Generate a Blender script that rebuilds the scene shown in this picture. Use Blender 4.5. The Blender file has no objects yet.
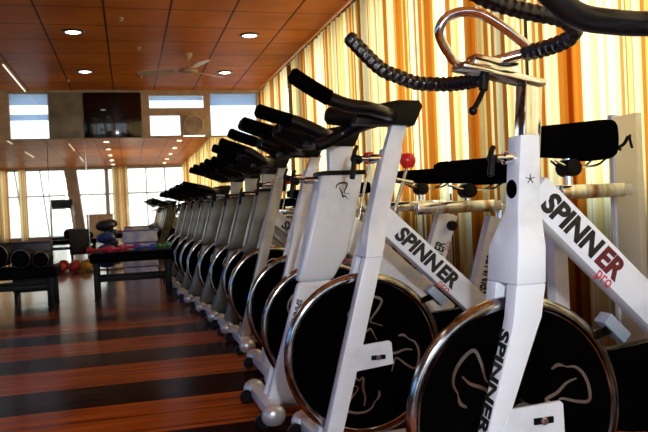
import bpy, bmesh, math, random
from mathutils import Vector, Matrix

random.seed(7)
S = bpy.context.scene
COL = S.collection

# ------------------------------------------------------------------ camera
CH = 0.78
cam_data = bpy.data.cameras.new('camera')
cam = bpy.data.objects.new('camera', cam_data)
COL.objects.link(cam)
cam_data.sensor_width = 36.0
cam_data.lens = 713.0 / 648.0 * 36.0
cam_data.clip_start = 0.05
cam_data.clip_end = 500
yaw, pitch, roll = math.radians(15.3), math.radians(-0.72), math.radians(2.6)
F = Vector((math.sin(yaw) * math.cos(pitch), math.cos(yaw) * math.cos(pitch), math.sin(pitch)))
R0 = Vector((math.cos(yaw), -math.sin(yaw), 0))
U0 = R0.cross(F)
Rv = R0 * math.cos(roll) - U0 * math.sin(roll)
Uv = R0 * math.sin(roll) + U0 * math.cos(roll)
M = Matrix((Rv, Uv, -F)).transposed().to_4x4()
M.translation = Vector((0, 0, CH))
cam.matrix_world = M
S.camera = cam

# ------------------------------------------------------------------ world, light, exposure
S.view_settings.view_transform = 'Standard'
S.view_settings.look = 'None'
S.view_settings.gamma = 1.0
S.view_settings.use_curve_mapping = False
S.view_settings.exposure = 0.0

world = bpy.data.worlds.new('hazy_sky')
S.world = world
world.use_nodes = True
wn = world.node_tree
wn.nodes.clear()
wo = wn.nodes.new('ShaderNodeOutputWorld')
wb = wn.nodes.new('ShaderNodeBackground')
wc = wn.nodes.new('ShaderNodeTexCoord')
ws = wn.nodes.new('ShaderNodeSeparateXYZ')
wr = wn.nodes.new('ShaderNodeValToRGB')
wr.color_ramp.elements[0].position = 0.40
wr.color_ramp.elements[0].color = (0.62, 0.64, 0.60, 1)
wr.color_ramp.elements[1].position = 0.75
wr.color_ramp.elements[1].color = (0.62, 0.80, 1.0, 1)
e = wr.color_ramp.elements.new(0.52)
e.color = (0.95, 0.98, 1.0, 1)
wm = wn.nodes.new('ShaderNodeMapRange')
wm.inputs['From Min'].default_value = -1
wm.inputs['From Max'].default_value = 1
wn.links.new(wc.outputs['Generated'], ws.inputs[0])
wn.links.new(ws.outputs['Z'], wm.inputs['Value'])
wn.links.new(wm.outputs[0], wr.inputs[0])
wn.links.new(wr.outputs[0], wb.inputs['Color'])
wb.inputs['Strength'].default_value = 6.5
wn.links.new(wb.outputs[0], wo.inputs[0])

# the photographer's flash, just above and left of the lens
fl = bpy.data.lights.new('camera_flash', 'POINT')
fl.energy = 76
fl.color = (0.93, 0.96, 1.0)
fl.shadow_soft_size = 0.03
flo = bpy.data.objects.new('camera_flash', fl)
flo.location = (0.16, 0.0, 0.96)
COL.objects.link(flo)


# ------------------------------------------------------------------ materials
def mat(name, col, rough=0.5, metal=0.0, spec=0.5, coat=0.0):
    m = bpy.data.materials.new(name)
    m.use_nodes = True
    b = m.node_tree.nodes['Principled BSDF']
    b.inputs['Base Color'].default_value = (*col, 1)
    b.inputs['Roughness'].default_value = rough
    b.inputs['Metallic'].default_value = metal
    b.inputs['Specular IOR Level'].default_value = spec
    b.inputs['Coat Weight'].default_value = coat
    return m


def noise_mix(m, c1, c2, scale, detail=4, stretch=(1, 1, 1), rough=None, lo=0.35, hi=0.65):
    nt = m.node_tree
    b = nt.nodes['Principled BSDF']
    tc = nt.nodes.new('ShaderNodeTexCoord')
    mp = nt.nodes.new('ShaderNodeMapping')
    mp.inputs['Scale'].default_value = stretch
    n = nt.nodes.new('ShaderNodeTexNoise')
    n.inputs['Scale'].default_value = scale
    n.inputs['Detail'].default_value = detail
    r = nt.nodes.new('ShaderNodeValToRGB')
    r.color_ramp.elements[0].position = lo
    r.color_ramp.elements[0].color = (*c1, 1)
    r.color_ramp.elements[1].position = hi
    r.color_ramp.elements[1].color = (*c2, 1)
    nt.links.new(tc.outputs['Object'], mp.inputs[0])
    nt.links.new(mp.outputs[0], n.inputs['Vector'])
    nt.links.new(n.outputs['Fac'], r.inputs[0])
    nt.links.new(r.outputs[0], b.inputs['Base Color'])
    if rough:
        rr = nt.nodes.new('ShaderNodeMapRange')
        rr.inputs['To Min'].default_value = rough[0]
        rr.inputs['To Max'].default_value = rough[1]
        nt.links.new(n.outputs['Fac'], rr.inputs['Value'])
        nt.links.new(rr.outputs[0], b.inputs['Roughness'])
    return m


def add_bump(m, scale, strength, kind='noise', dist=0.002):
    nt = m.node_tree
    b = nt.nodes['Principled BSDF']
    tc = nt.nodes.new('ShaderNodeTexCoord')
    t = nt.nodes.new('ShaderNodeTexNoise' if kind == 'noise' else 'ShaderNodeTexVoronoi')
    t.inputs['Scale'].default_value = scale
    bp = nt.nodes.new('ShaderNodeBump')
    bp.inputs['Strength'].default_value = strength
    bp.inputs['Distance'].default_value = dist
    nt.links.new(tc.outputs['Object'], t.inputs['Vector'])
    nt.links.new(t.outputs[0], bp.inputs['Height'])
    nt.links.new(bp.outputs[0], b.inputs['Normal'])
    return m


def emit(name, col, s):
    m = mat(name, col)
    b = m.node_tree.nodes['Principled BSDF']
    b.inputs['Emission Color'].default_value = (*col, 1)
    b.inputs['Emission Strength'].default_value = s
    return m


WHITE = noise_mix(mat('white_enamel', (0.8, 0.8, 0.82), 0.32, coat=0.3), (0.55, 0.62, 0.70), (0.74, 0.80, 0.88), 9, 5, lo=0.25, hi=0.5)
SILVER = noise_mix(mat('silver_paint', (0.6, 0.6, 0.6), 0.3, 0.5), (0.42, 0.42, 0.42), (0.66, 0.66, 0.67), 7, 5, lo=0.3, hi=0.6)
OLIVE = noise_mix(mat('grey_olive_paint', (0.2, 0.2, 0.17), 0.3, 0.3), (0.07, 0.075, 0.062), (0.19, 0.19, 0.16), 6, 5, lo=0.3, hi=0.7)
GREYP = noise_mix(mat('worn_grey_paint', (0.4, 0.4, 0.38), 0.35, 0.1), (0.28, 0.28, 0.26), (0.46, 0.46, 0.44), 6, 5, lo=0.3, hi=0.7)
CHROME = noise_mix(mat('chrome', (0.8, 0.8, 0.8), 0.1, 1.0), (0.72, 0.72, 0.73), (0.86, 0.86, 0.87), 30, 3, rough=(0.06, 0.16))
STEEL = noise_mix(mat('polished_steel_rim', (0.3, 0.3, 0.3), 0.16, 1.0), (0.16, 0.16, 0.17), (0.42, 0.41, 0.40), 22, 5, rough=(0.08, 0.2))
BLACKG = noise_mix(mat('gloss_black_disc', (0.004, 0.004, 0.005), 0.14, 0, 0.01), (0.0006, 0.0006, 0.0007), (0.0014, 0.0013, 0.0015), 12, rough=(0.08, 0.16))
BLACKP = noise_mix(mat('black_plastic', (0.004, 0.004, 0.004), 0.4, 0, 0.15), (0.002, 0.002, 0.002), (0.005, 0.005, 0.005), 25)
RUBBER = add_bump(mat('black_rubber_grip', (0.003, 0.003, 0.0035), 0.3, 0, 0.25), 240, 0.2)
WOVEN = add_bump(mat('woven_black_bar_tape', (0.004, 0.0035, 0.0035), 0.25, 0, 0.5), 320, 0.4)
SADDLE = add_bump(mat('black_saddle_cover', (0.001, 0.001, 0.001), 0.95, 0, 0.03), 160, 0.5)
RED = noise_mix(mat('red_plastic', (0.6, 0.02, 0.02), 0.3), (0.45, 0.01, 0.01), (0.62, 0.02, 0.02), 20)
INK = noise_mix(mat('black_lettering', (0.006, 0.005, 0.005), 0.5), (0.004, 0.004, 0.004), (0.012, 0.01, 0.01), 60)
INKMAR = noise_mix(mat('maroon_lettering', (0.12, 0.01, 0.015), 0.5), (0.09, 0.008, 0.01), (0.14, 0.012, 0.018), 60)
INKRED = noise_mix(mat('red_lettering', (0.6, 0.02, 0.03), 0.5), (0.5, 0.015, 0.02), (0.62, 0.025, 0.03), 60)
DECAL = noise_mix(mat('silver_decal', (0.4, 0.3, 0.22), 0.3, 0.95), (0.42, 0.24, 0.14), (0.6, 0.58, 0.58), 7, lo=0.4, hi=0.6)  # copper tone paints warm reflections into the silver
BLUECAST = noise_mix(mat('blue_grey_casting', (0.3, 0.38, 0.5), 0.4, 0.3), (0.25, 0.33, 0.45), (0.35, 0.44, 0.56), 18)


# ------------------------------------------------------------------ mesh helpers
def smooth(bm, ang=40):
    for f in bm.faces:
        f.smooth = True
    c = math.cos(math.radians(ang))
    for ed in bm.edges:
        if len(ed.link_faces) == 2:
            if ed.link_faces[0].normal.dot(ed.link_faces[1].normal) < c:
                ed.smooth = False
        else:
            ed.smooth = False


def mesh_of(name, bm, m, bevel=0.0, seg=2):
    bmesh.ops.recalc_face_normals(bm, faces=bm.faces[:])
    if bevel > 0:
        sharp = [ed for ed in bm.edges if len(ed.link_faces) == 2 and
                 ed.link_faces[0].normal.dot(ed.link_faces[1].normal) < 0.8]
        bmesh.ops.bevel(bm, geom=sharp, offset=bevel, segments=seg, profile=0.6, affect='EDGES', clamp_overlap=True)
        bmesh.ops.recalc_face_normals(bm, faces=bm.faces[:])
    bm.normal_update()
    smooth(bm)
    me = bpy.data.meshes.new(name)
    bm.to_mesh(me)
    bm.free()
    me.materials.append(m)
    return me


def obj(name, bm, m, parent=None, bevel=0.0, seg=2):
    me = mesh_of(name, bm, m, bevel, seg) if isinstance(bm, bmesh.types.BMesh) else bm
    o = bpy.data.objects.new(name, me)
    COL.objects.link(o)
    if parent is not None:
        o.parent = parent
    return o


def box(bm, x0, x1, y0, y1, z0, z1):
    v = [bm.verts.new(p) for p in ((x0, y0, z0), (x1, y0, z0), (x1, y1, z0), (x0, y1, z0),
                                   (x0, y0, z1), (x1, y0, z1), (x1, y1, z1), (x0, y1, z1))]
    for f in ((0, 3, 2, 1), (4, 5, 6, 7), (0, 1, 5, 4), (1, 2, 6, 5), (2, 3, 7, 6), (3, 0, 4, 7)):
        bm.faces.new([v[i] for i in f])
    return bm


def loft(bm, secs):
    """sections (z, x0, x1, y0, y1) joined bottom to top"""
    rings = []
    for z, x0, x1, y0, y1 in secs:
        rings.append([bm.verts.new(p) for p in ((x0, y0, z), (x1, y0, z), (x1, y1, z), (x0, y1, z))])
    for a, b in zip(rings, rings[1:]):
        for i in range(4):
            j = (i + 1) % 4
            bm.faces.new((a[i], a[j], b[j], b[i]))
    bm.faces.new(rings[0][::-1])
    bm.faces.new(rings[-1])
    return bm


def beam(bm, p, q, w, h, up=(0, 0, 1)):
    """rectangular bar from p to q; w across, h along up"""
    p, q = Vector(p), Vector(q)
    d = (q - p).normalized()
    s = d.cross(Vector(up))
    if s.length < 1e-4:
        s = d.cross(Vector((0, 1, 0)))
    s.normalize()
    u = s.cross(d)
    a = []
    for c in (p, q):
        a.append([bm.verts.new(c + s * i * w / 2 + u * j * h / 2) for i, j in ((-1, -1), (1, -1), (1, 1), (-1, 1))])
    for i in range(4):
        j = (i + 1) % 4
        bm.faces.new((a[0][i], a[0][j], a[1][j], a[1][i]))
    bm.faces.new(a[0][::-1])
    bm.faces.new(a[1])
    return bm


def catmull(pts, n=8):
    P = [Vector(p) for p in pts]
    P = [P[0] * 2 - P[1]] + P + [P[-1] * 2 - P[-2]]
    out = []
    for i in range(1, len(P) - 2):
        a, b, c, d = P[i - 1:i + 3]
        for k in range(n):
            t = k / n
            out.append(0.5 * ((2 * b) + (c - a) * t + (2 * a - 5 * b + 4 * c - d) * t * t + (3 * b - a - 3 * c + d) * t ** 3))
    out.append(P[-2])
    return out


def tube(bm, pts, r, seg=12, n=8, smoothpath=True, rfun=None, roundend=True):
    path = catmull(pts, n) if smoothpath and len(pts) > 2 else [Vector(p) for p in pts]
    L = [0]
    for a, b in zip(path, path[1:]):
        L.append(L[-1] + (b - a).length)
    rings = []
    nrm = None
    for i, p in enumerate(path):
        d = (path[min(i + 1, len(path) - 1)] - path[max(i - 1, 0)]).normalized()
        if nrm is None:
            nrm = d.orthogonal().normalized()
        nrm = (nrm - d * nrm.dot(d)).normalized()
        b = d.cross(nrm)
        rr = r(L[i] / L[-1]) if callable(r) else r
        ring = []
        for k in range(seg):
            a = 2 * math.pi * k / seg
            q = rfun(L[i], a) if rfun else 1.0
            ring.append(bm.verts.new(p + (nrm * math.cos(a) + b * math.sin(a)) * rr * q))
        rings.append((ring, p, d, rr))
    for (a, *_), (b, *_) in zip(rings, rings[1:]):
        for k in range(seg):
            j = (k + 1) % seg
            bm.faces.new((a[k], a[j], b[j], b[k]))
    for end, sgn in ((0, -1), (-1, 1)):
        ring, p, d, rr = rings[end]
        if roundend:
            r2 = [bm.verts.new(p + (v.co - p) * 0.6 + d * sgn * rr * 0.35) for v in ring]
            for k in range(seg):
                j = (k + 1) % seg
                bm.faces.new((ring[k], ring[j], r2[j], r2[k]))
            bm.faces.new(r2)
        else:
            bm.faces.new(ring)
    return bm


def lathe(bm, prof, c=(0, 0, 0), axis='y', seg=48):
    """prof: list of (radius, along)"""
    rings = []
    c = Vector(c)
    for r, t in prof:
        ring = []
        if r < 1e-6:
            o = {'y': Vector((0, t, 0)), 'z': Vector((0, 0, t)), 'x': Vector((t, 0, 0))}[axis]
            ring = [bm.verts.new(c + o)]
        else:
            for k in range(seg):
                a = 2 * math.pi * k / seg
                u, v = r * math.cos(a), r * math.sin(a)
                o = {'y': Vector((u, t, v)), 'z': Vector((u, v, t)), 'x': Vector((t, u, v))}[axis]
                ring.append(bm.verts.new(c + o))
        rings.append(ring)
    for a, b in zip(rings, rings[1:]):
        if len(a) == 1 and len(b) == 1:
            continue
        for k in range(seg):
            j = (k + 1) % seg
            if len(a) == 1:
                bm.faces.new((a[0], b[k], b[j]))
            elif len(b) == 1:
                bm.faces.new((a[k], a[j], b[0]))
            else:
                bm.faces.new((a[k], a[j], b[j], b[k]))
    return bm


def blob(bm, c, rx, ry, rz, seg=16, rings=10, fn=None):
    """rounded lump; fn reshapes unit coordinates"""
    c = Vector(c)
    R = []
    for i in range(rings + 1):
        th = math.pi * i / rings
        if i in (0, rings):
            pts = [(0, 0, math.cos(th))]
        else:
            pts = [(math.sin(th) * math.cos(2 * math.pi * k / seg), math.sin(th) * math.sin(2 * math.pi * k / seg), math.cos(th)) for k in range(seg)]
        ring = []
        for p in pts:
            p = fn(p) if fn else p
            ring.append(bm.verts.new(c + Vector((p[0] * rx, p[1] * ry, p[2] * rz))))
        R.append(ring)
    for a, b in zip(R, R[1:]):
        for k in range(seg):
            j = (k + 1) % seg
            if len(a) == 1:
                bm.faces.new((a[0], b[j], b[k]))
            elif len(b) == 1:
                bm.faces.new((a[k], a[j], b[0]))
            else:
                bm.faces.new((a[k], a[j], b[j], b[k]))
    return bm


def B():
    return bmesh.new()


def tag(o, label, cat, group=None):
    o['label'] = label
    o['category'] = cat
    if group:
        o['group'] = group
    return o


def struct(name, bm, m, bevel=0.0):
    o = obj(name, bm, m, None, bevel)
    o['kind'] = 'structure'
    return o


def empty(name, loc, rz=0.0):
    o = bpy.data.objects.new(name, None)
    o.empty_display_size = 0.2
    COL.objects.link(o)
    o.location = loc
    o.rotation_euler = (0, 0, rz)
    return o


KIDS = {}


def copy_tree(o, parent=None):
    c = o.copy()
    COL.objects.link(c)
    if parent is not None:
        c.parent = parent
    for ch in [k for k in ALL() if k.parent == o]:
        copy_tree(ch, c)
    return c


def ALL():
    return list(bpy.data.objects)


def text_mesh(name, txt, size, mt, origin, xdir, up, bold=0.0, sx=0.75, shear=0.0, start=0.0, space=1.0):
    cu = bpy.data.curves.new('tmp', 'FONT')
    cu.body = txt
    cu.size = size
    cu.offset = bold
    cu.shear = shear
    cu.space_character = space
    cu.extrude = 0.0006
    cu.resolution_u = 3
    to = bpy.data.objects.new('tmp', cu)
    COL.objects.link(to)
    dg = bpy.context.evaluated_depsgraph_get()
    dg.update()
    me = bpy.data.meshes.new_from_object(to.evaluated_get(dg))
    bpy.data.objects.remove(to)
    bpy.data.curves.remove(cu)
    me.name = name
    X = Vector(xdir).normalized()
    U = (Vector(up) - X * Vector(up).dot(X)).normalized()
    N = X.cross(U)
    O = Vector(origin)
    w = 0
    for v in me.vertices:
        w = max(w, v.co.x)
        p = v.co.copy()
        v.co = O + X * (p.x * sx + start) + U * p.y + N * (p.z + 0.0008)
    me.materials.clear()
    me.materials.append(mt)
    return me, w * sx


def ribbon(bm, pts, w, y, face=-1, n=6):
    """flat brush stroke in the x-z plane at y"""
    path = catmull([(p[0], 0, p[1]) for p in pts], n)
    N = len(path)
    prev = None
    for i, p in enumerate(path):
        d = (path[min(i + 1, N - 1)] - path[max(i - 1, 0)]).normalized()
        s = Vector((-d.z, 0, d.x))
        t = i / (N - 1)
        ww = w * (0.35 + 0.65 * math.sin(math.pi * min(1, t * 1.1 + 0.05)))
        a = bm.verts.new((p.x + s.x * ww / 2, y, p.z + s.z * ww / 2))
        b = bm.verts.new((p.x - s.x * ww / 2, y, p.z - s.z * ww / 2))
        if prev:
            bm.faces.new((prev[0], a, b, prev[1]))
        prev = (a, b)
    return bm


# ------------------------------------------------------------------ ROOM
XR, YF, YB, XL, CZ = 2.12, 11.0, -5.4, -5.2, 2.65

# floor : alternating dark and red-brown boards running across the hall
fm = mat('varnished_floorboards', (0.1, 0.03, 0.01), 0.12, 0, 0.16)
nt = fm.node_tree
b = nt.nodes['Principled BSDF']
tc = nt.nodes.new('ShaderNodeTexCoord')
sp = nt.nodes.new('ShaderNodeSeparateXYZ')
nt.links.new(tc.outputs['Object'], sp.inputs[0])


def math_node(nt, op, a, bb=None):
    n = nt.nodes.new('ShaderNodeMath')
    n.operation = op
    for i, v in enumerate((a, bb)):
        if v is None:
            continue
        if isinstance(v, (int, float)):
            n.inputs[i].default_value = v
        else:
            nt.links.new(v, n.inputs[i])
    return n.outputs[0]


u = math_node(nt, 'DIVIDE', math_node(nt, 'SUBTRACT', sp.outputs['Y'], 3.08 - 8.3 * 2), 0.83)
fr = math_node(nt, 'FRACT', u)
dark = math_node(nt, 'LESS_THAN', fr, 0.45)
mp = nt.nodes.new('ShaderNodeMapping')
mp.inputs['Scale'].default_value = (0.6, 9, 1)
nz = nt.nodes.new('ShaderNodeTexNoise')
nz.inputs['Scale'].default_value = 3
nz.inputs['Detail'].default_value = 6
nt.links.new(tc.outputs['Object'], mp.inputs[0])
nt.links.new(mp.outputs[0], nz.inputs['Vector'])


def ramp(nt, src, c1, c2, lo=0.3, hi=0.7):
    r = nt.nodes.new('ShaderNodeValToRGB')
    r.color_ramp.elements[0].position = lo
    r.color_ramp.elements[0].color = (*c1, 1)
    r.color_ramp.elements[1].position = hi
    r.color_ramp.elements[1].color = (*c2, 1)
    nt.links.new(src, r.inputs[0])
    return r.outputs[0]


cl = ramp(nt, nz.outputs['Fac'], (0.20, 0.038, 0.005), (0.50, 0.12, 0.014))
cd = ramp(nt, nz.outputs['Fac'], (0.010, 0.002, 0.001), (0.032, 0.008, 0.004))
mx = nt.nodes.new('ShaderNodeMix')
mx.data_type = 'RGBA'
nt.links.new(dark, mx.inputs['Factor'])
nt.links.new(cl, mx.inputs['A'])
nt.links.new(cd, mx.inputs['B'])
# thin joints between single boards
jt = math_node(nt, 'FRACT', math_node(nt, 'MULTIPLY', u, 4.0))
jl = math_node(nt, 'LESS_THAN', jt, 0.03)
mx2 = nt.nodes.new('ShaderNodeMix')
mx2.data_type = 'RGBA'
nt.links.new(jl, mx2.inputs['Factor'])
nt.links.new(mx.outputs['Result'], mx2.inputs['A'])
mx2.inputs['B'].default_value = (0.006, 0.002, 0.001, 1)
nt.links.new(mx2.outputs['Result'], b.inputs['Base Color'])
n2 = nt.nodes.new('ShaderNodeTexNoise')
n2.inputs['Scale'].default_value = 5
n2.inputs['Detail'].default_value = 3
mp2 = nt.nodes.new('ShaderNodeMapping')
mp2.inputs['Scale'].default_value = (0.7, 2.4, 1)
nt.links.new(tc.outputs['Object'], mp2.inputs[0])
nt.links.new(mp2.outputs[0], n2.inputs['Vector'])
bp = nt.nodes.new('ShaderNodeBump')
bp.inputs['Strength'].default_value = 0.1
bp.inputs['Distance'].default_value = 0.01
nt.links.new(n2.outputs['Fac'], bp.inputs['Height'])
nt.links.new(bp.outputs[0], b.inputs['Normal'])
nt.links.new(ramp(nt, nz.outputs['Fac'], (0.06,) * 3, (0.14,) * 3), b.inputs['Roughness'])
# varnish: clear layer that mirrors only at shallow angles
geo = nt.nodes.new('ShaderNodeNewGeometry')
dotn = nt.nodes.new('ShaderNodeVectorMath')
dotn.operation = 'DOT_PRODUCT'
nt.links.new(geo.outputs['Normal'], dotn.inputs[0])
nt.links.new(geo.outputs['Incoming'], dotn.inputs[1])
fz = math_node(nt, 'POWER', math_node(nt, 'SUBTRACT', 1.0, math_node(nt, 'ABSOLUTE', dotn.outputs['Value'])), 16.0)
fz = math_node(nt, 'MINIMUM', math_node(nt, 'MULTIPLY', fz, 4.5), 0.9)
gl = nt.nodes.new('ShaderNodeBsdfGlossy')
nt.links.new(ramp(nt, nz.outputs['Fac'], (0.15,) * 3, (0.27,) * 3), gl.inputs['Roughness'])
nt.links.new(bp.outputs[0], gl.inputs['Normal'])
b.inputs['Specular IOR Level'].default_value = 0.0
fmix = nt.nodes.new('ShaderNodeMixShader')
nt.links.new(fz, fmix.inputs[0])
nt.links.new(b.outputs[0], fmix.inputs[1])
nt.links.new(gl.outputs[0], fmix.inputs[2])
nt.links.new(fmix.outputs[0], [n for n in nt.nodes if n.type == 'OUTPUT_MATERIAL'][0].inputs[0])
struct('floor', box(B(), XL - 0.2, XR + 0.24, YB - 0.2, YF + 0.2, -0.1, 0), fm)

# ceiling tiles with pale joints
cm = mat('brown_ceiling_tiles', (0.3, 0.12, 0.04), 0.6, 0, 0.02)
nt = cm.node_tree
b = nt.nodes['Principled BSDF']
tc = nt.nodes.new('ShaderNodeTexCoord')
sp = nt.nodes.new('ShaderNodeSeparateXYZ')
nt.links.new(tc.outputs['Object'], sp.inputs[0])
fx = math_node(nt, 'FRACT', math_node(nt, 'DIVIDE', math_node(nt, 'ADD', sp.outputs['X'], 0.14 + 0.583 * 20), 0.583))
fy = math_node(nt, 'FRACT', math_node(nt, 'DIVIDE', math_node(nt, 'ADD', sp.outputs['Y'], 20.0), 0.62))
jx = math_node(nt, 'LESS_THAN', fx, 0.035)
jy = math_node(nt, 'LESS_THAN', fy, 0.03)
nz = nt.nodes.new('ShaderNodeTexNoise')
nz.inputs['Scale'].default_value = 1.7
nz.inputs['Detail'].default_value = 5
nt.links.new(tc.outputs['Object'], nz.inputs['Vector'])
ct = ramp(nt, nz.outputs['Fac'], (0.46, 0.125, 0.018), (0.70, 0.22, 0.036))
m1 = nt.nodes.new('ShaderNodeMix')
m1.data_type = 'RGBA'
nt.links.new(jy, m1.inputs['Factor'])
nt.links.new(ct, m1.inputs['A'])
m1.inputs['B'].default_value = (0.10, 0.035, 0.01, 1)
m2 = nt.nodes.new('ShaderNodeMix')
m2.data_type = 'RGBA'
nt.links.new(jx, m2.inputs['Factor'])
nt.links.new(m1.outputs['Result'], m2.inputs['A'])
m2.inputs['B'].default_value = (0.07, 0.028, 0.012, 1)
nt.links.new(m2.outputs['Result'], b.inputs['Base Color'])
b.inputs['Roughness'].default_value = 0.4
struct('ceiling', box(B(), XL - 0.2, XR + 0.24, YB - 0.2, YF + 0.2, CZ, CZ + 0.12), cm)

WALLP = noise_mix(mat('beige_wall_paint', (0.4, 0.3, 0.2), 0.6), (0.36, 0.25, 0.14), (0.46, 0.34, 0.2), 3)
BROWNW = noise_mix(mat('brown_wall', (0.12, 0.05, 0.02), 0.6), (0.09, 0.035, 0.012), (0.14, 0.06, 0.022), 3)
FRAME = noise_mix(mat('tan_window_frame', (0.5, 0.36, 0.2), 0.45), (0.48, 0.34, 0.18), (0.62, 0.46, 0.27), 8)
DFRAME = noise_mix(mat('dark_bronze_frame', (0.08, 0.05, 0.035), 0.4, 0.3), (0.06, 0.035, 0.02), (0.1, 0.06, 0.04), 8)


def glass_mat(name, tint=(0.95, 0.98, 1)):
    m = bpy.data.materials.new(name)
    m.use_nodes = True
    nt = m.node_tree
    nt.nodes.clear()
    o = nt.nodes.new('ShaderNodeOutputMaterial')
    t = nt.nodes.new('ShaderNodeBsdfTransparent')
    t.inputs[0].default_value = (*tint, 1)
    g = nt.nodes.new('ShaderNodeBsdfGlossy')
    g.inputs['Roughness'].default_value = 0.02
    mx = nt.nodes.new('ShaderNodeMixShader')
    mx.inputs[0].default_value = 0.05
    nt.links.new(t.outputs[0], mx.inputs[1])
    nt.links.new(g.outputs[0], mx.inputs[2])
    nt.links.new(mx.outputs[0], o.inputs[0])
    return m


GLASS = glass_mat('window_glass')
TINTG = glass_mat('tinted_glass', (0.60, 0.63, 0.66))  # tint added to cut the daylight from the rear windows
HAZEG = glass_mat('light_tinted_glass', (0.55, 0.57, 0.59))
BLUEG = glass_mat('blue_tinted_glass', (0.36, 0.52, 0.72))  # blue tint added to cool and dim light from the left windows

# right wall: solid below the sill and a header above, piers between the openings
rw = B()
box(rw, XR + 0.04, XR + 0.24, YB, YF, 0, 0.80)
box(rw, XR + 0.04, XR + 0.24, YB, YF, 2.56, CZ)
piers = [YB, -3.2, -0.9, 1.4, 3.7, 6.0, 8.3, YF]
for i, y in enumerate(piers):
    w = 0.08
    box(rw, XR + 0.04, XR + 0.24, max(YB, y - w), min(YF, y + w), 0.80, 2.56)
struct('wall_right', rw, BROWNW)
for i in range(len(piers) - 1):
    y0, y1 = piers[i] + 0.08, piers[i + 1] - 0.08
    w = B()
    for a, c in ((y0, y0 + 0.04), (y1 - 0.04, y1), ((y0 + y1) / 2 - 0.02, (y0 + y1) / 2 + 0.02)):
        box(w, XR + 0.12, XR + 0.17, a, c, 0.80, 2.56)
    for z in (0.80, 2.52):
        box(w, XR + 0.12, XR + 0.17, y0, y1, z, z + 0.04)
    o = struct('window_%d' % (i + 1), w, DFRAME)
    g = obj('glass_pane', box(B(), XR + 0.14, XR + 0.15, y0, y1, 0.82, 2.54), GLASS, o)

# rear wall (behind the camera): full height glazing, seen in the mirrors
bw = B()
cols = [XL, -3.63, -2.62, -1.95, -1.0, -0.3, 0.6, 1.41, XR]
box(bw, XL, XR + 0.04, YB - 0.2, YB, 2.58, CZ)
box(bw, XL, XR + 0.04, YB - 0.2, YB, 0, 0.12)
for x, w in ((XL, 0.5), (-1.98, 0.20), (-0.72, 0.05), (XR, 0.06)):
    box(bw, max(XL, x - w), min(XR + 0.04, x + w), YB - 0.2, YB, 0.12, 2.58)


def lean(bm):
    # the outer glazing bays of the rear wall lean outwards
    for v in bm.verts:
        if -4.8 < v.co.x < -1.5:
            v.co.x += (2.58 - v.co.z) * 0.10
    return bm


struct('wall_back', lean(bw), WALLP)
spans = [(XL + 0.5, -2.18), (-1.78, -0.77), (-0.67, XR - 0.06)]
for i, (x0, x1) in enumerate(spans):
    w = B()
    n = max(1, round((x1 - x0) / 0.75))
    for k in range(n + 1):
        x = x0 + (x1 - x0) * k / n
        box(w, max(x0, x - 0.02), min(x1, x + 0.02), YB - 0.12, YB - 0.06, 0.12, 2.58)
    for z in (0.12, 1.60, 2.53):
        box(w, x0, x1, YB - 0.12, YB - 0.06, z, z + 0.05)
    o = struct('window_%d' % (10 + i), lean(w), DFRAME)
    obj('glass_pane', box(B(), x0 + (0.25 if i == 0 else 0), x1, YB - 0.095, YB - 0.085, 0.14, 2.56), TINTG, o)

# left wall with a run of windows
lw = B()
box(lw, XL - 0.2, XL, YB - 0.2, YF, 0, 0.9)
box(lw, XL - 0.2, XL, YB - 0.2, YF, 2.4, CZ)
lp = [YB, -3.0, -0.5, 2.0, 4.5, 7.0, YF]
for y in lp:
    box(lw, XL - 0.2, XL, max(YB - 0.2, y - 0.55), min(YF, y + 0.55), 0.9, 2.4)
struct('wall_left', lw, BROWNW)
for i in range(len(lp) - 2):
    y0, y1 = lp[i] + 0.55, lp[i + 1] - 0.55
    w = B()
    for y in (y0, (y0 + y1) / 2 - 0.02, y1 - 0.04):
        box(w, XL - 0.12, XL - 0.07, y, y + 0.04, 0.9, 2.4)
    for z in (0.9, 2.36):
        box(w, XL - 0.12, XL - 0.07, y0, y1, z, z + 0.04)
    o = struct('window_%d' % (20 + i), w, FRAME)
    obj('glass_pane', box(B(), XL - 0.1, XL - 0.09, y0, y1, 0.92, 2.38), BLUEG, o)
lwf = B()
box(lwf, XL - 0.19, XL - 0.01, lp[-2] + 0.55, YF - 0.55, 0.9, 2.4)
struct('trim_1', lwf, WALLP)

# front wall (far end): mirrors below, a band of windows and panels above
ZM = 1.94
fw = B()
box(fw, XL, XR + 0.24, YF + 0.02, YF + 0.2, 0, ZM)
box(fw, XL, XR + 0.24, YF, YF + 0.2, 2.615, CZ)
for a, c in ((XL, -4.4), (-3.0, -2.9), (-1.72, -1.59), (-1.04, 0.262), (0.262, 0.335), (1.225, 1.27), (2.02, XR + 0.24)):
    box(fw, a, c, YF, YF + 0.2, ZM, 2.615)
struct('wall_front', fw, FRAME)
for i, (a, c) in enumerate(((-1.59, -1.04), (1.27, 2.02), (-2.9, -1.72), (-4.4, -3.0))):
    w = B()
    t = 0.015
    box(w, a, a + t, YF + 0.02, YF + 0.06, ZM, 2.615)
    box(w, c - t, c, YF + 0.02, YF + 0.06, ZM, 2.615)
    box(w, a, c, YF + 0.02, YF + 0.06, ZM, ZM + t)
    box(w, a, c, YF + 0.02, YF + 0.06, 2.6, 2.615)
    o = struct('window_%d' % (30 + i), w, FRAME)
    obj('glass_pane', box(B(), a + t, c - t, YF + 0.035, YF + 0.042, ZM + t, 2.6), HAZEG, o)
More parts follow.
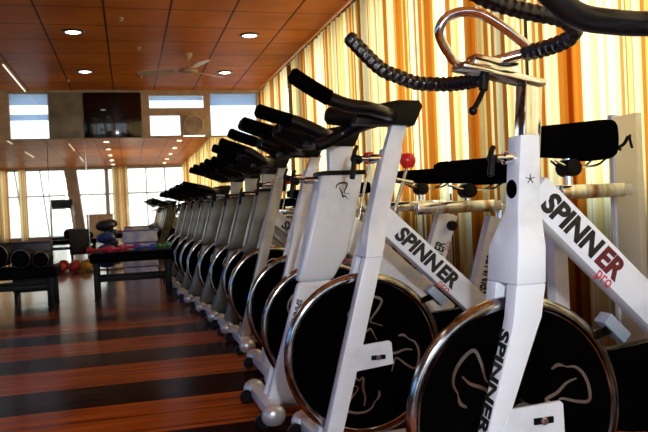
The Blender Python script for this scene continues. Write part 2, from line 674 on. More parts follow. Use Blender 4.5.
# framed window with transom and the extractor fan
w = B()
for bx in ((0.335, 0.375, ZM, 2.615), (1.185, 1.225, ZM, 2.615), (0.375, 1.185, 2.57, 2.615), (0.375, 1.185, 2.27, 2.38),
           (0.82, 0.86, ZM, 2.27), (0.375, 0.82, ZM, 1.965)):
    box(w, bx[0], bx[1], YF + 0.0, YF + 0.07, bx[2], bx[3])
o = struct('window_40', w, FRAME)
obj('glass_pane', box(B(), 0.375, 1.185, YF + 0.04, YF + 0.045, 2.38, 2.57), HAZEG, o)
obj('glass_pane', box(B(), 0.375, 0.82, YF + 0.04, YF + 0.045, 1.965, 2.27), HAZEG, o)
# panels of the upper band
DKGL = noise_mix(mat('dark_tinted_panel', (0.012, 0.006, 0.005), 0.08, 0, 0.6), (0.008, 0.004, 0.004), (0.016, 0.008, 0.006), 3, rough=(0.05, 0.1))
tag(obj('dark_glass_panel', box(B(), -0.565, 0.255, YF - 0.03, YF - 0.002, ZM + 0.005, 2.61), DKGL, bevel=0.004),
    'black reflective panel above the mirrors, between mirror strip and window', 'panel')
# mirrors
MIR = mat('mirror_silvering', (0.86, 0.84, 0.78), 0.02, 1.0)
MIRS = mat('smoky_mirror', (0.34, 0.27, 0.18), 0.3, 0.5)
noise_mix(MIR, (0.86, 0.80, 0.62), (0.93, 0.88, 0.72), 1.5)
noise_mix(MIRS, (0.14, 0.10, 0.05), (0.30, 0.24, 0.14), 2.5)  # brown of the reflected ceiling put into the base colour
for a, c, z0, lab in ((-5.15, -1.095, 0.02, 'wide wall mirror at the left end of the far wall, below the left window'),
                      (-1.085, -0.572, 0.02, 'narrow wall mirror strip between two seams, left of the bench with dumbbells'),
                      (-0.562, 2.1, 0.02, 'widest wall mirror reflecting the bike row and orange curtains')):
    g = obj('wall_mirror', box(B(), a, c, YF - 0.012, YF + 0.018, z0, ZM - 0.005), MIR)
    tag(g, lab, 'mirror', 'wall mirrors along the far wall')
g = obj('smoky_mirror', box(B(), -1.035, -0.58, YF - 0.03, YF - 0.002, ZM + 0.002, 2.61), MIRS)
tag(g, 'smoky brown mirror square above the mirrors, right of the left window', 'mirror')
tr = B()
box(tr, -0.574, -0.560, YF - 0.022, YF - 0.012, 0.02, ZM)
struct('trim_2', tr, CHROME)
tr = B()
box(tr, XL, XR, YF - 0.022, YF + 0.01, ZM - 0.012, ZM + 0.006)
struct('trim_3', tr, FRAME)

# blinds rolled half down behind the upper windows
BLIND = noise_mix(mat('grey_blue_blind', (0.25, 0.29, 0.38), 0.8), (0.35, 0.42, 0.52), (0.45, 0.52, 0.62), 6)
nt = BLIND.node_tree
trn = nt.nodes.new('ShaderNodeBsdfTranslucent')
trn.inputs[0].default_value = (0.72, 0.82, 0.95, 1)
ms = nt.nodes.new('ShaderNodeMixShader')
ms.inputs[0].default_value = 0.85
outn = [n for n in nt.nodes if n.type == 'OUTPUT_MATERIAL'][0]
nt.links.new(nt.nodes['Principled BSDF'].outputs[0], ms.inputs[1])
nt.links.new(trn.outputs[0], ms.inputs[2])
nt.links.new(ms.outputs[0], outn.inputs[0])
for a, c, z0, z1, lab in ((1.275, 2.015, 2.42, 2.61, 'grey-blue roller blind in the right upper window beside the curtains'),
                          (-1.585, -1.045, 2.44, 2.61, 'grey-blue roller blind at the top of the left upper window'),
                          (-1.585, -1.045, 2.22, 2.31, 'grey-blue band of screen across the middle of the left upper window'),
                          (0.38, 1.18, 2.50, 2.568, 'thin grey-blue blind at the top of the transom window over the extractor fan')):
    bl = B()
    n = max(3, int((z1 - z0) / 0.02))
    for k in range(n):
        za = z0 + (z1 - z0) * k / n
        box(bl, a, c, YF + 0.06 + 0.002 * (k % 2), YF + 0.066 + 0.002 * (k % 2), za, za + (z1 - z0) / n)
    tag(obj('roller_blind', bl, BLIND), lab, 'blind', None)

# extractor fan set in the window frame
ef = empty('extractor_fan', (1.02, YF - 0.03, 2.125))
tag(ef, 'round beige extractor fan set in the upper window frame', 'fan')
fb = box(B(), -0.165, 0.165, 0.02, 0.05, -0.165, 0.145)
obj('mounting_panel', fb, FRAME, ef, bevel=0.004)
FANB = noise_mix(mat('beige_fan_plastic', (0.6, 0.48, 0.32), 0.5), (0.5, 0.4, 0.26), (0.62, 0.5, 0.34), 8)
rg = B()
lathe(rg, [(0.12, -0.02), (0.145, -0.02), (0.15, 0.0), (0.15, 0.02), (0.12, 0.02), (0.12, -0.02)], seg=32)
for rr in (0.05, 0.085):
    lathe(rg, [(rr, -0.022), (rr + 0.006, -0.022), (rr + 0.006, -0.016), (rr, -0.016), (rr, -0.022)], seg=24)
for k in range(8):
    a = k * math.pi / 4
    beam(rg, (0.02 * math.cos(a), -0.018, 0.02 * math.sin(a)), (0.125 * math.cos(a), -0.018, 0.125 * math.sin(a)), 0.005, 0.005)
obj('grille', rg, FANB, ef)
bl = B()
for k in range(4):
    a = k * math.pi / 2 + 0.4
    beam(bl, (0.025 * math.cos(a), 0.003, 0.025 * math.sin(a)), (0.112 * math.cos(a), 0.003, 0.112 * math.sin(a)), 0.05, 0.004, up=(0.2, 1, 0.2))
obj('fan_blades', bl, FRAME, ef)
obj('hub', lathe(B(), [(0, -0.014), (0.022, -0.012), (0.026, 0.0), (0.026, 0.018), (0, 0.018)], seg=20), FANB, ef)


# ------------------------------------------------------------------ curtains
def curtain_mat(name, seed, cream=(0.74, 0.50, 0.15), orange=(0.34, 0.085, 0.006)):
    m = bpy.data.materials.new(name)
    m.use_nodes = True
    nt = m.node_tree
    nt.nodes.clear()
    o = nt.nodes.new('ShaderNodeOutputMaterial')
    tc = nt.nodes.new('ShaderNodeTexCoord')
    uv = nt.nodes.new('ShaderNodeSeparateXYZ')
    nt.links.new(tc.outputs['UV'], uv.inputs[0])
    # backlit gaps and fold shade painted as stripes (UV x is metres of cloth)
    cmb = nt.nodes.new('ShaderNodeCombineXYZ')
    nt.links.new(math_node(nt, 'ADD', uv.outputs['X'], seed * 3.7), cmb.inputs['X'])
    nz = nt.nodes.new('ShaderNodeTexNoise')
    nz.inputs['Scale'].default_value = 8.5
    nz.inputs['Detail'].default_value = 2.5
    nz.inputs['Roughness'].default_value = 0.6
    nt.links.new(cmb.outputs[0], nz.inputs['Vector'])
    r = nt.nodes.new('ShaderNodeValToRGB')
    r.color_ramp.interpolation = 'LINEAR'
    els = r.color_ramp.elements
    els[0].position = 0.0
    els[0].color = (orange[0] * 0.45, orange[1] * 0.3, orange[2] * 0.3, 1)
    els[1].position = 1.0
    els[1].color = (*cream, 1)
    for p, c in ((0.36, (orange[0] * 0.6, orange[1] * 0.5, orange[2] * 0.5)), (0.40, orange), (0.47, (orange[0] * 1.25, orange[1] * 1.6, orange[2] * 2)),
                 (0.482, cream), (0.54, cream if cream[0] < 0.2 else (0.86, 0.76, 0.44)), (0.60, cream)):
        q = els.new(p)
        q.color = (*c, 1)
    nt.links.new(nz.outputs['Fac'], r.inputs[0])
    # shade of the folds painted as thin darker creases
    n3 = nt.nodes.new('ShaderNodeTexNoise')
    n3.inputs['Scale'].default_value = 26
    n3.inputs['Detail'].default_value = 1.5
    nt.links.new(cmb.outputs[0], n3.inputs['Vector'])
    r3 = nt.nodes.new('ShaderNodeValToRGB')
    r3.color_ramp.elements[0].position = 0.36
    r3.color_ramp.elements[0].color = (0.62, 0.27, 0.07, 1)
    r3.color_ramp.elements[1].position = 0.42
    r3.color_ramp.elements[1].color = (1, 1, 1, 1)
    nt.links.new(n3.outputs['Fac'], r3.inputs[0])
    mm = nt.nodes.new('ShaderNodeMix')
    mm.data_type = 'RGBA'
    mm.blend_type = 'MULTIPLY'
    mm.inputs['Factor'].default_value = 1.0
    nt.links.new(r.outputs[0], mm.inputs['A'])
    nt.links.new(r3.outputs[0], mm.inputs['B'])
    df = nt.nodes.new('ShaderNodeBsdfDiffuse')
    tr = nt.nodes.new('ShaderNodeBsdfTranslucent')
    nt.links.new(mm.outputs['Result'], df.inputs[0])
    nt.links.new(mm.outputs['Result'], tr.inputs[0])
    mx = nt.nodes.new('ShaderNodeMixShader')
    mx.inputs[0].default_value = 0.88
    nt.links.new(df.outputs[0], mx.inputs[1])
    nt.links.new(tr.outputs[0], mx.inputs[2])
    nt.links.new(mx.outputs[0], o.inputs[0])
    return m


CURT = [curtain_mat('fold_shaded_curtain_cloth_%s' % s, i) for i, s in enumerate(('a', 'b', 'c'))]
CURT += [curtain_mat('golden_fold_shaded_curtain_cloth', 5, (0.60, 0.36, 0.085))]
CURTB = curtain_mat('dark_brown_curtain_cloth', 3, (0.05, 0.018, 0.006), (0.03, 0.008, 0.002))
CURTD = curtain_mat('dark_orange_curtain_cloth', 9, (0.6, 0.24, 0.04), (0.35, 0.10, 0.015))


def curtain(p0, p1, z0, z1, m, amp, pitch, seed, normal):
    bm = B()
    uvl = bm.loops.layers.uv.new('uv')
    rnd = random.Random(seed)
    p0, p1 = Vector(p0), Vector(p1)
    L = (p1 - p0).length
    d = (p1 - p0) / L
    N = int(L / pitch * 14)
    off, ph = [], rnd.random() * 6
    s = 0
    cloth = [0.0]
    pts = []
    for i in range(N + 1):
        t = L * i / N
        k = 2 * math.pi / pitch
        a = amp * (0.7 + 0.3 * math.sin(t * 5.1 + ph))
        o = a * math.sin(k * t + ph + 0.9 * math.sin(t * 3.3 + ph)) + 0.35 * a * math.sin(2.3 * k * t + ph * 2)
        pts.append(p0 + d * t + Vector(normal) * o)
    for a, c in zip(pts, pts[1:]):
        cloth.append(cloth[-1] + (c - a).length)
    zs = [z0 + (z1 - z0) * j / 6 for j in range(7)]
    grid = []
    for j, z in enumerate(zs):
        f = 1.0 + 0.25 * (1 - j / 6)
        row = []
        for i, p in enumerate(pts):
            base = p0 + d * (L * i / N)
            q = base + (p - base) * f
            row.append(bm.verts.new((q.x, q.y, z)))
        grid.append(row)
    for j in range(6):
        for i in range(N):
            fc = bm.faces.new((grid[j][i], grid[j][i + 1], grid[j + 1][i + 1], grid[j + 1][i]))
            for lp_, (ii, jj) in zip(fc.loops, ((i, j), (i + 1, j), (i + 1, j + 1), (i, j + 1))):
                lp_[uvl].uv = (cloth[ii], zs[jj])
    for f in bm.faces:
        f.smooth = True
    me = bpy.data.meshes.new('curtain')
    bm.to_mesh(me)
    bm.free()
    me.materials.append(m)
    o = bpy.data.objects.new('curtain', me)
    COL.objects.link(o)
    return o


edges = [-5.3, -3.6, -1.8, 0.0, 1.55, 2.45, 3.3, 4.3, 5.6, 7.1, 8.68, 8.92, 10.95]
labs = {4: 'fold-shaded curtain panel at the right picture edge, behind the white cabinet',
        5: 'orange and cream fold-shaded curtain panel just left of the white cabinet, behind the nearest bike',
        6: 'fold-shaded curtain panel behind the woven bullhorn handlebar',
        7: 'fold-shaded curtain panel above the second bike with the square bar end',
        8: 'fold-shaded curtain panel reaching the ceiling behind the raised black grip',
        9: 'finely pleated fold-shaded curtain panel midway down the bike row',
        10: 'narrow dark brown curtain strip dividing the long fold-shaded curtain run',
        11: 'farthest fold-shaded curtain panel ending at the mirrored wall'}
for i in range(len(edges) - 1):
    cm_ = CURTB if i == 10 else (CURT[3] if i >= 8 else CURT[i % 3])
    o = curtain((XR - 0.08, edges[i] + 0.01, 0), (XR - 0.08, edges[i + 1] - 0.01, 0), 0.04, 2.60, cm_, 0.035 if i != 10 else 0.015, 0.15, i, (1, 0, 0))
    tag(o, labs.get(i, 'fold-shaded curtain panel behind the camera, %s from the rear glazing' % (('first', 'second', 'third', 'fourth')[i] if i < 4 else '')), 'curtain', 'striped curtains along the right wall')
# rod
tag(obj('curtain_rail', tube(B(), [(XR - 0.08, YB + 0.05, 2.615), (XR - 0.08, YF - 0.05, 2.615)], 0.012, smoothpath=False), DFRAME),
    'long dark curtain rail under the ceiling along the right wall', 'rail')
# curtains on the rear glazing (seen in the mirrors)
for x0, x1, lab in ((-0.52, 0.02, 'orange drawn curtain between the rear windows seen in the mirror'),
                    (-4.55, -4.05, 'brown orange curtain gathered at the far left rear window'),
                    (-3.72, -3.45, 'narrow orange curtain on the left rear glazing beside the gathered one')):
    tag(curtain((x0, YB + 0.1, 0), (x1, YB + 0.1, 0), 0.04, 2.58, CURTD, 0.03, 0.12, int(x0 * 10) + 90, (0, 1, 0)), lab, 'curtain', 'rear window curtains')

# ------------------------------------------------------------------ ceiling fittings
LAMP = emit('lit_lamp_glass', (1.0, 0.93, 0.78), 9.0)
TUBE = emit('lit_tube_glass', (1.0, 0.95, 0.82), 1.1)
RING = mat('dark_lamp_ring', (0.05, 0.03, 0.02), 0.3, 0.6)
noise_mix(RING, (0.04, 0.025, 0.015), (0.07, 0.045, 0.03), 20)


def downlight():
    r = empty('ceiling_downlight', (0, 0, CZ))
    obj('ring', lathe(B(), [(0.075, -0.004), (0.08, -0.014), (0.105, -0.01), (0.112, 0.0), (0.075, 0.0), (0.075, -0.004)], axis='z', seg=28), RING, r)
    obj('lamp_glass', lathe(B(), [(0, -0.02), (0.04, -0.018), (0.074, -0.008), (0.074, -0.001), (0, -0.001)], axis='z', seg=24), LAMP, r)
    return r


names = {(0, 7.55): 'lit round downlight in the ceiling, larger of the two on the left',
         (0, 9.58): 'lit round downlight in the ceiling, smaller of the two on the left',
         (1, 7.55): 'lit round downlight in the ceiling near the curtains, larger right one',
         (1, 9.58): 'lit round downlight just right of the ceiling fan blade'}
dl = downlight()
first = True
ordw = ['overhead', 'first', 'second', 'third', 'fourth', 'fifth', 'sixth']
for s, x in enumerate((-0.45, 1.335)):
    for j, y in enumerate((9.58, 7.55, 5.5, 3.46, 1.42, -0.6, -2.6, -4.5)):
        o = dl if first else copy_tree(dl)
        first = False
        o.location = (x, y, CZ)
        tag(o, names.get((s, y), 'lit ceiling downlight of the %s row, %s behind the visible pair, mirrored' % (('left', 'right')[s], ['', '', 'first', 'second', 'third', 'fourth', 'fifth', 'sixth'][j])),
            'ceiling light', 'round ceiling downlights')


def tubelight(L):
    r = empty('tube_light', (0, 0, CZ))
    obj('fixture', box(B(), -0.016, 0.016, -L / 2, L / 2, -0.022, 0), FRAME, r, bevel=0.004)
    obj('fluorescent_tube', tube(B(), [(0, -L / 2 + 0.03, -0.031), (0, L / 2 - 0.03, -0.031)], 0.008, smoothpath=False), TUBE, r)
    return r


tl = tubelight(1.9)
first = True
for x, y, lab in ((-1.34, 10.0, 'thin white tube light on the ceiling at the left edge near the mirrors'),
                  (-1.34, 6.2, 'tube light on the ceiling above the left benches, seen in the mirror'),
                  (-1.34, 2.4, 'tube light on the ceiling left of the camera, seen in the mirror'),
                  (-1.34, -1.6, 'tube light on the ceiling nearest the rear windows, seen in the mirror'),
                  (-2.6, 4.5, 'tube light in the outer left ceiling row, nearer the mirrors'),
                  (-2.6, 0.5, 'tube light in the outer left ceiling row, nearer the rear windows')):
    o = tl if first else copy_tree(tl)
    first = False
    o.location = (x, y, CZ)
    tag(o, lab, 'ceiling light', 'ceiling tube lights')

cf = empty('ceiling_fan', (0.755, 8.46, CZ), 0.3)
tag(cf, 'three-bladed ceiling fan hanging between the downlights', 'fan')
FANM = noise_mix(mat('cream_fan_enamel', (0.55, 0.36, 0.2), 0.35), (0.48, 0.3, 0.16), (0.6, 0.4, 0.24), 6)
FANL = noise_mix(mat('pale_fan_blade', (0.6, 0.5, 0.4), 0.35), (0.52, 0.42, 0.32), (0.64, 0.54, 0.44), 6)
obj('canopy', lathe(B(), [(0, 0), (0.05, 0), (0.055, -0.015), (0.022, -0.075), (0, -0.075)], axis='z', seg=24), FANM, cf)
obj('rod', tube(B(), [(0, 0, -0.05), (0, 0, -0.20)], 0.012, smoothpath=False), FANM, cf)
obj('motor_housing', lathe(B(), [(0, -0.16), (0.03, -0.165), (0.095, -0.185), (0.11, -0.205), (0.1, -0.23), (0.05, -0.245), (0, -0.248)], axis='z', seg=32), FANM, cf)
for k in range(3):
    a = 2.55 + k * 2 * math.pi / 3
    c, s = math.cos(a), math.sin(a)
    bm = B()
    prev = None
    for i in range(9):
        t = i / 8
        rr = 0.16 + 0.44 * t
        hw = 0.05 + 0.02 * t if i < 8 else 0.045
        tw = 0.012
        row = [bm.verts.new((c * rr - s * q * hw, s * rr + c * q * hw, -0.208 + q * tw + dz)) for q in (-1, 1) for dz in (0, 0.005)]
        if prev:
            for (i0, i1) in ((0, 1), (1, 3), (3, 2), (2, 0)):
                bm.faces.new((prev[i0], prev[i1], row[i1], row[i0]))
        else:
            bm.faces.new((row[0], row[1], row[3], row[2]))
        prev = row
    bm.faces.new((prev[0], prev[2], prev[3], prev[1]))
    bd = obj('blade', bm, FANL, cf)
    obj('blade_arm', beam(B(), (c * 0.08, s * 0.08, -0.205), (c * 0.19, s * 0.19, -0.2095), 0.03, 0.006), FANM, bd)

# small sprinkler heads
sh = lathe(B(), [(0, -0.03), (0.02, -0.028), (0.01, -0.015), (0.024, -0.004), (0.024, 0), (0, 0)], axis='z', seg=14)
sm_ = mesh_of('sprinkler', sh, FANB)
for x, y, lab in ((0.02, 7.0, 'small pale ceiling sprinkler right of the nearer left downlight'),
                  (0.2, 8.2, 'small pale ceiling sprinkler left of the fan, beyond the first one'),
                  (0.25, 9.9, 'small pale ceiling sprinkler above the black wall panel'),
                  (-0.7, 10.2, 'small pale ceiling sprinkler above the smoky mirror square')):
    o = obj('ceiling_sprinkler', sm_, FANB)
    o.location = (x, y, CZ)
    tag(o, lab, 'sprinkler', 'ceiling sprinklers')


# ------------------------------------------------------------------ SPIN BIKES
# local frame: -x is the front of the bike (towards the hall), +z up, origin on the floor under the flywheel axle
LOGO = [
    [(-0.085, 0.010), (-0.075, 0.040), (-0.045, 0.062), (0.000, 0.070), (0.040, 0.060), (0.030, 0.020), (0.002, -0.035), (0.030, -0.045), (0.062, -0.050)],
    [(-0.040, 0.035), (-0.038, 0.0), (-0.020, -0.04), (-0.012, -0.082), (0.008, -0.070), (0.030, -0.095), (0.045, -0.115)],
    [(-0.095, -0.040), (-0.100, -0.015), (-0.085, 0.012)],
]


def flywheel(parent, r=0.256, z=0.314, logo_w=0.008, rot=(0.75, -1.35, 2.9)):
    w = 0.012
    d = obj('flywheel', lathe(B(), [(0, -w * 0.5), (0.05, -w * 0.5), (0.06, -w * 0.35), (r - 0.045, -w * 0.35), (r - 0.026, -w * 0.8), (r - 0.025, w * 0.8),
                                    (r - 0.05, w * 0.35), (0.06, w * 0.35), (0.05, w * 0.5), (0, w * 0.5)], (0, 0, z), seg=72), BLACKG, parent)
    obj('rim', lathe(B(), [(r - 0.026, -w * 0.82), (r - 0.024, -w), (r - 0.018, -w * 1.05), (r - 0.008, -w * 0.95), (r - 0.004, -w * 0.7), (r, -w * 0.45), (r, w * 0.45), (r - 0.004, w * 0.7),
                           (r - 0.008, w * 0.95), (r - 0.022, w * 1.05), (r - 0.026, w * 0.82), (r - 0.026, -w * 0.82)], (0, 0, z), seg=96), STEEL, d)
    for a in rot:
        bm = B()
        for st in LOGO:
            pts = [((p[0] * 0.72) * math.cos(a) - (p[1] * 0.72 + 0.132) * math.sin(a), z + (p[0] * 0.72) * math.sin(a) + (p[1] * 0.72 + 0.132) * math.cos(a)) for p in st]
            ribbon(bm, pts, logo_w, -w * 0.5 - 0.0006)
        obj('wheel_logo', bm, DECAL, d)
    obj('axle_hub', lathe(B(), [(0, -0.056), (0.011, -0.056), (0.011, -0.03), (0.03, -0.026), (0.034, -0.018), (0.034, 0.018), (0.03, 0.026), (0.011, 0.03), (0.011, 0.056), (0, 0.056)],
                          (0, 0, z), seg=24), CHROME, d)
    return d


def foot(parent, x, y, capmat, name='front_foot', L=0.24):
    f = obj(name, beam(B(), (x, -L, 0.05), (x, L, 0.05), 0.055, 0.045), WHITE, parent, bevel=0.006)
    for s in (-1, 1):
        c = obj('end_cap', blob(B(), (x - 0.01, s * (L + 0.005), 0.052), 0.044, 0.030, 0.040, fn=lambda p: (p[0], p[1], max(p[2], -0.8))), capmat, f)
        obj('transport_wheel', lathe(B(), [(0, -0.012), (0.022, -0.012), (0.028, -0.006), (0.028, 0.006), (0.022, 0.012), (0, 0.012)],
                                     (x - 0.045, s * (L - 0.02), 0.0285), seg=20), RUBBER, f)
    return f


def pop_pin(parent, x, z, s=1.0):
    """chrome stub with black L-shaped tightening lever, pointing forward"""
    st = B()
    lathe(st, [(0, -0.01), (0.014, -0.01), (0.014, 0.045), (0.009, 0.05), (0.009, 0.075), (0, 0.075)], axis='x', seg=16)
    for v in st.verts:
        v.co.x *= -s
    bmesh.ops.translate(st, verts=st.verts[:], vec=(x, 0, z))
    stub = obj('pin_stub', st, CHROME, parent)
    lv = B()
    tube(lv, [(x - 0.075 * s, 0, z - 0.004), (x - 0.100 * s, 0, z + 0.003)], 0.014 * s, smoothpath=False)
    tube(lv, [(x - 0.086 * s, -0.004, z + 0.040 * s), (x - 0.096 * s, -0.004, z + 0.015 * s), (x - 0.1 * s, -0.008, z - 0.02 * s), (x - 0.107 * s, -0.01, z - 0.06 * s)], lambda t: (0.0065 + 0.0025 * t) * (0.6 + 0.4 * s), seg=10)
    obj('tightening_lever', lv, BLACKP, stub)
    return stub


def saddle(parent, x0, x1, z0, z1):
    L = x1 - x0
    secs = []
    for i in range(15):
        t = i / 14
        hw = 0.030 + 0.085 * max(0, (t - 0.32) / 0.68) ** 1.1 if t > 0.32 else 0.030 + 0.0 * t
        e = 1.0
        if t < 0.08:
            e = math.sqrt(max(0.02, 1 - (1 - t / 0.08) ** 2)) * 0.6 + 0.4
        if t > 0.9:
            e = math.sqrt(max(0.05, 1 - ((t - 0.9) / 0.1) ** 2))
        top = z1 - (z1 - z0) * (0.14 * (1 - t) ** 1.0)
        bot = z0 + (z1 - z0) * (0.12 - 0.12 * t if t < 0.5 else 0.0)
        secs.append((x0 + L * t, hw * e, bot, top, e))
    bm = B()
    rings = []
    for x, hw, bz, tz, e in secs:
        zc, h = (bz + tz) / 2, (tz - bz) / 2 * (0.55 + 0.45 * e)
        ring = []
        for k in range(18):
            a = 2 * math.pi * k / 18
            c, s = math.cos(a), math.sin(a)
            q = 0.55
            ring.append(bm.verts.new((x, hw * math.copysign(abs(c) ** q, c), zc + h * math.copysign(abs(s) ** q, s))))
        rings.append(ring)
    for a, c in zip(rings, rings[1:]):
        for k in range(18):
            j = (k + 1) % 18
            bm.faces.new((a[k], a[j], c[j], c[k]))
    bm.faces.new(rings[0][::-1])
    bm.faces.new(rings[-1])
    s = obj('seat', bm, SADDLE, parent)
    r = B()
    for q in (-1, 1):
        tube(r, [(x0 + 0.06, q * 0.012, z0 + 0.004), (x0 + L * 0.4, q * 0.025, z0 - 0.018), (x0 + L * 0.75, q * 0.035, z0 - 0.018), (x0 + L * 0.92, q * 0.04, z0 + 0.006)], 0.004, seg=8)
    obj('seat_rail', r, CHROME, s)
    return s


def spinner_text(parent, p, q, top_n, size, sx, pro=True, name='lettering', split=True, bold=0.004):
    pass


def side_text(parent, origin, ang, size, y, sx=0.62, pro=True, bold=0.0035, red=True):
    """SPINNER along a slanted tube, on the side facing -y"""
    X = Vector((math.cos(ang), 0, math.sin(ang)))
    up = Vector((-math.sin(ang), 0, math.cos(ang)))
    o = Vector((origin[0], y, origin[1]))
    me, w = text_mesh('lettering', 'SPINN', size, INK, o, X, up, bold, sx, 0.12)
    obj('lettering', me, INK, parent)
    me, w2 = text_mesh('lettering', 'ER', size, INKMAR if red else INK, o, X, up, bold, sx, 0.12, start=w + size * 0.03)
    obj('lettering', me, INKMAR if red else INK, parent)
    if pro:
        me, w3 = text_mesh('lettering', 'pro', size * 0.58, INKRED, o + X * (w + w2 * 0.35) - up * size * 0.36, X, up, 0.0, 0.85)
        obj('lettering', me, INKRED, parent)


def woven(s, a):
    return 1.0 + 0.13 * math.sin(2 * math.pi * s / 0.034 + 3 * a) * math.sin(2 * math.pi * s / 0.034 - 3 * a)


def bars_smooth(parent, xb=0.10, zb=1.06, tip=(-0.23, 1.157), droop=0.0, near_y=-0.17, far_y=0.17, inner=True):
    """black bullhorn bar with a square clamp end at the rider's side"""
    h = obj('handlebar', B_clamp(xb, zb), BLACKP, parent, bevel=0.006)
    tx, tz = tip
    for y in (near_y, far_y):
        k = y / abs(y)
        obj('bar_tube', tube(B(), [(xb - 0.02, k * 0.02, zb - 0.012), (xb - 0.06, y * 0.55, zb - 0.015), (-0.0 + (xb - 0.1), y * 0.95, zb - 0.012),
                                   (-0.045 + (xb - 0.1) * 0.5, y, zb + 0.005), (tx * 0.45, y, zb + (tz - zb) * 0.42), (tx * 0.62, y, zb + (tz - zb) * 0.6)], 0.025, 14), RUBBER, h)
        obj('grip', tube(B(), [(tx * 0.55, y, zb + (tz - zb) * 0.53), (tx * 0.8, y, zb + (tz - zb) * 0.78), (tx, y, tz)], 0.0255, 14), BLACKG, h)
    if inner:
        for y in (-0.05, 0.05):
            obj('inner_grip', tube(B(), [(xb - 0.03, y * 0.6, zb - 0.005), (xb - 0.1, y * 1.3, zb - 0.012), (-0.05, y * 1.5, zb - 0.002), (-0.15, y * 1.2, zb + 0.035)], 0.028, 12), RUBBER, h)
    return h


def B_clamp(xb, zb):
    bm = B()
    # wedge shaped clamp block, square at the back
    pts = [(xb - 0.14, zb - 0.035), (xb - 0.05, zb - 0.04), (xb + 0.055, zb - 0.045), (xb + 0.085, zb + 0.015), (xb + 0.075, zb + 0.035), (xb - 0.0, zb + 0.036), (xb - 0.13, zb + 0.012)]
    a = [bm.verts.new((p[0], -0.036, p[1])) for p in pts]
    c = [bm.verts.new((p[0], 0.036, p[1])) for p in pts]
    bm.faces.new(a[::-1])
    bm.faces.new(c)
    for i in range(len(pts)):
        j = (i + 1) % len(pts)
        bm.faces.new((a[i], a[j], c[j], c[i]))
    return bm


def resistance_knob(parent, x0, z0, x1, z1, tee=True):
    d = Vector((x1 - x0, 0, z1 - z0)).normalized()
    p0, p1 = Vector((x0, -0.0, z0)), Vector((x1, -0.0, z1))
    r = obj('resistance_rod', tube(B(), [p0, p1], 0.0055, smoothpath=False, seg=10), CHROME, parent)
    if tee:
        t = p0.lerp(p1, 0.72)
        obj('brake_lever', tube(B(), [t + Vector((-0.06, 0, 0.01)), t + Vector((0.03, 0, -0.012))], 0.006, smoothpath=False, seg=10), CHROME, r)
    obj('knob', lathe(B(), [(0, -0.012), (0.016, -0.012), (0.025, 0.004), (0.026, 0.018), (0.018, 0.032), (0, 0.036)], (x1, 0, z1), axis='z', seg=20), RED, r)
    return r


def crank_set(parent, x, z, ang=0.9):
    g = B()
    # teardrop guard on the far side, from crank to flywheel axle
    pts = []
    for k in range(13):
        a = -math.pi / 2 + math.pi * k / 12
        pts.append((x + 0.125 * math.cos(a), z + 0.125 * math.sin(a)))
    for k in range(9):
        a = math.pi / 2 + math.pi * k / 8
        pts.append((0.0 + 0.065 * math.cos(a), 0.33 + 0.065 * math.sin(a)))
    a = [g.verts.new((p[0], 0.052, p[1])) for p in pts]
    c = [g.verts.new((p[0], 0.088, p[1])) for p in pts]
    g.faces.new(a[::-1])
    g.faces.new(c)
    for i in range(len(pts)):
        j = (i + 1) % len(pts)
        g.faces.new((a[i], a[j], c[j], c[i]))
    obj('chain_guard', g, BLACKG, parent, bevel=0.006)
    for s in (-1, 1):
        y = s * 0.10
        dx, dz = math.cos(ang) * 0.17 * s, math.sin(ang) * 0.17 * s
        ck = obj('crank_arm', beam(B(), (x - dx * 0.08, y, z - dz * 0.08), (x + dx, y, z + dz), 0.03, 0.02, up=(0, 1, 0)), STEEL, parent, bevel=0.004)
        pd = B()
        box(pd, x + dx - 0.05, x + dx + 0.05, y + s * 0.03 - 0.0, y + s * 0.13, z + dz - 0.012, z + dz + 0.012) if s > 0 else box(pd, x + dx - 0.05, x + dx + 0.05, y - 0.13, y - 0.03, z + dz - 0.012, z + dz + 0.012)
        obj('pedal', pd, BLACKP, ck, bevel=0.005)
        cg = B()
        tube(cg, [(x + dx - 0.045, y + s * 0.035, z + dz + 0.01), (x + dx - 0.075, y + s * 0.06, z + dz + 0.05), (x + dx - 0.075, y + s * 0.1, z + dz + 0.05), (x + dx - 0.045, y + s * 0.125, z + dz + 0.01)], 0.006, seg=8)
        obj('toe_cage', cg, BLACKP, ck)
    obj('bottom_bracket', lathe(B(), [(0, -0.11), (0.02, -0.11), (0.02, -0.06), (0.04, -0.055), (0.04, 0.05), (0, 0.05)], (x, 0, z), seg=24), CHROME, parent)


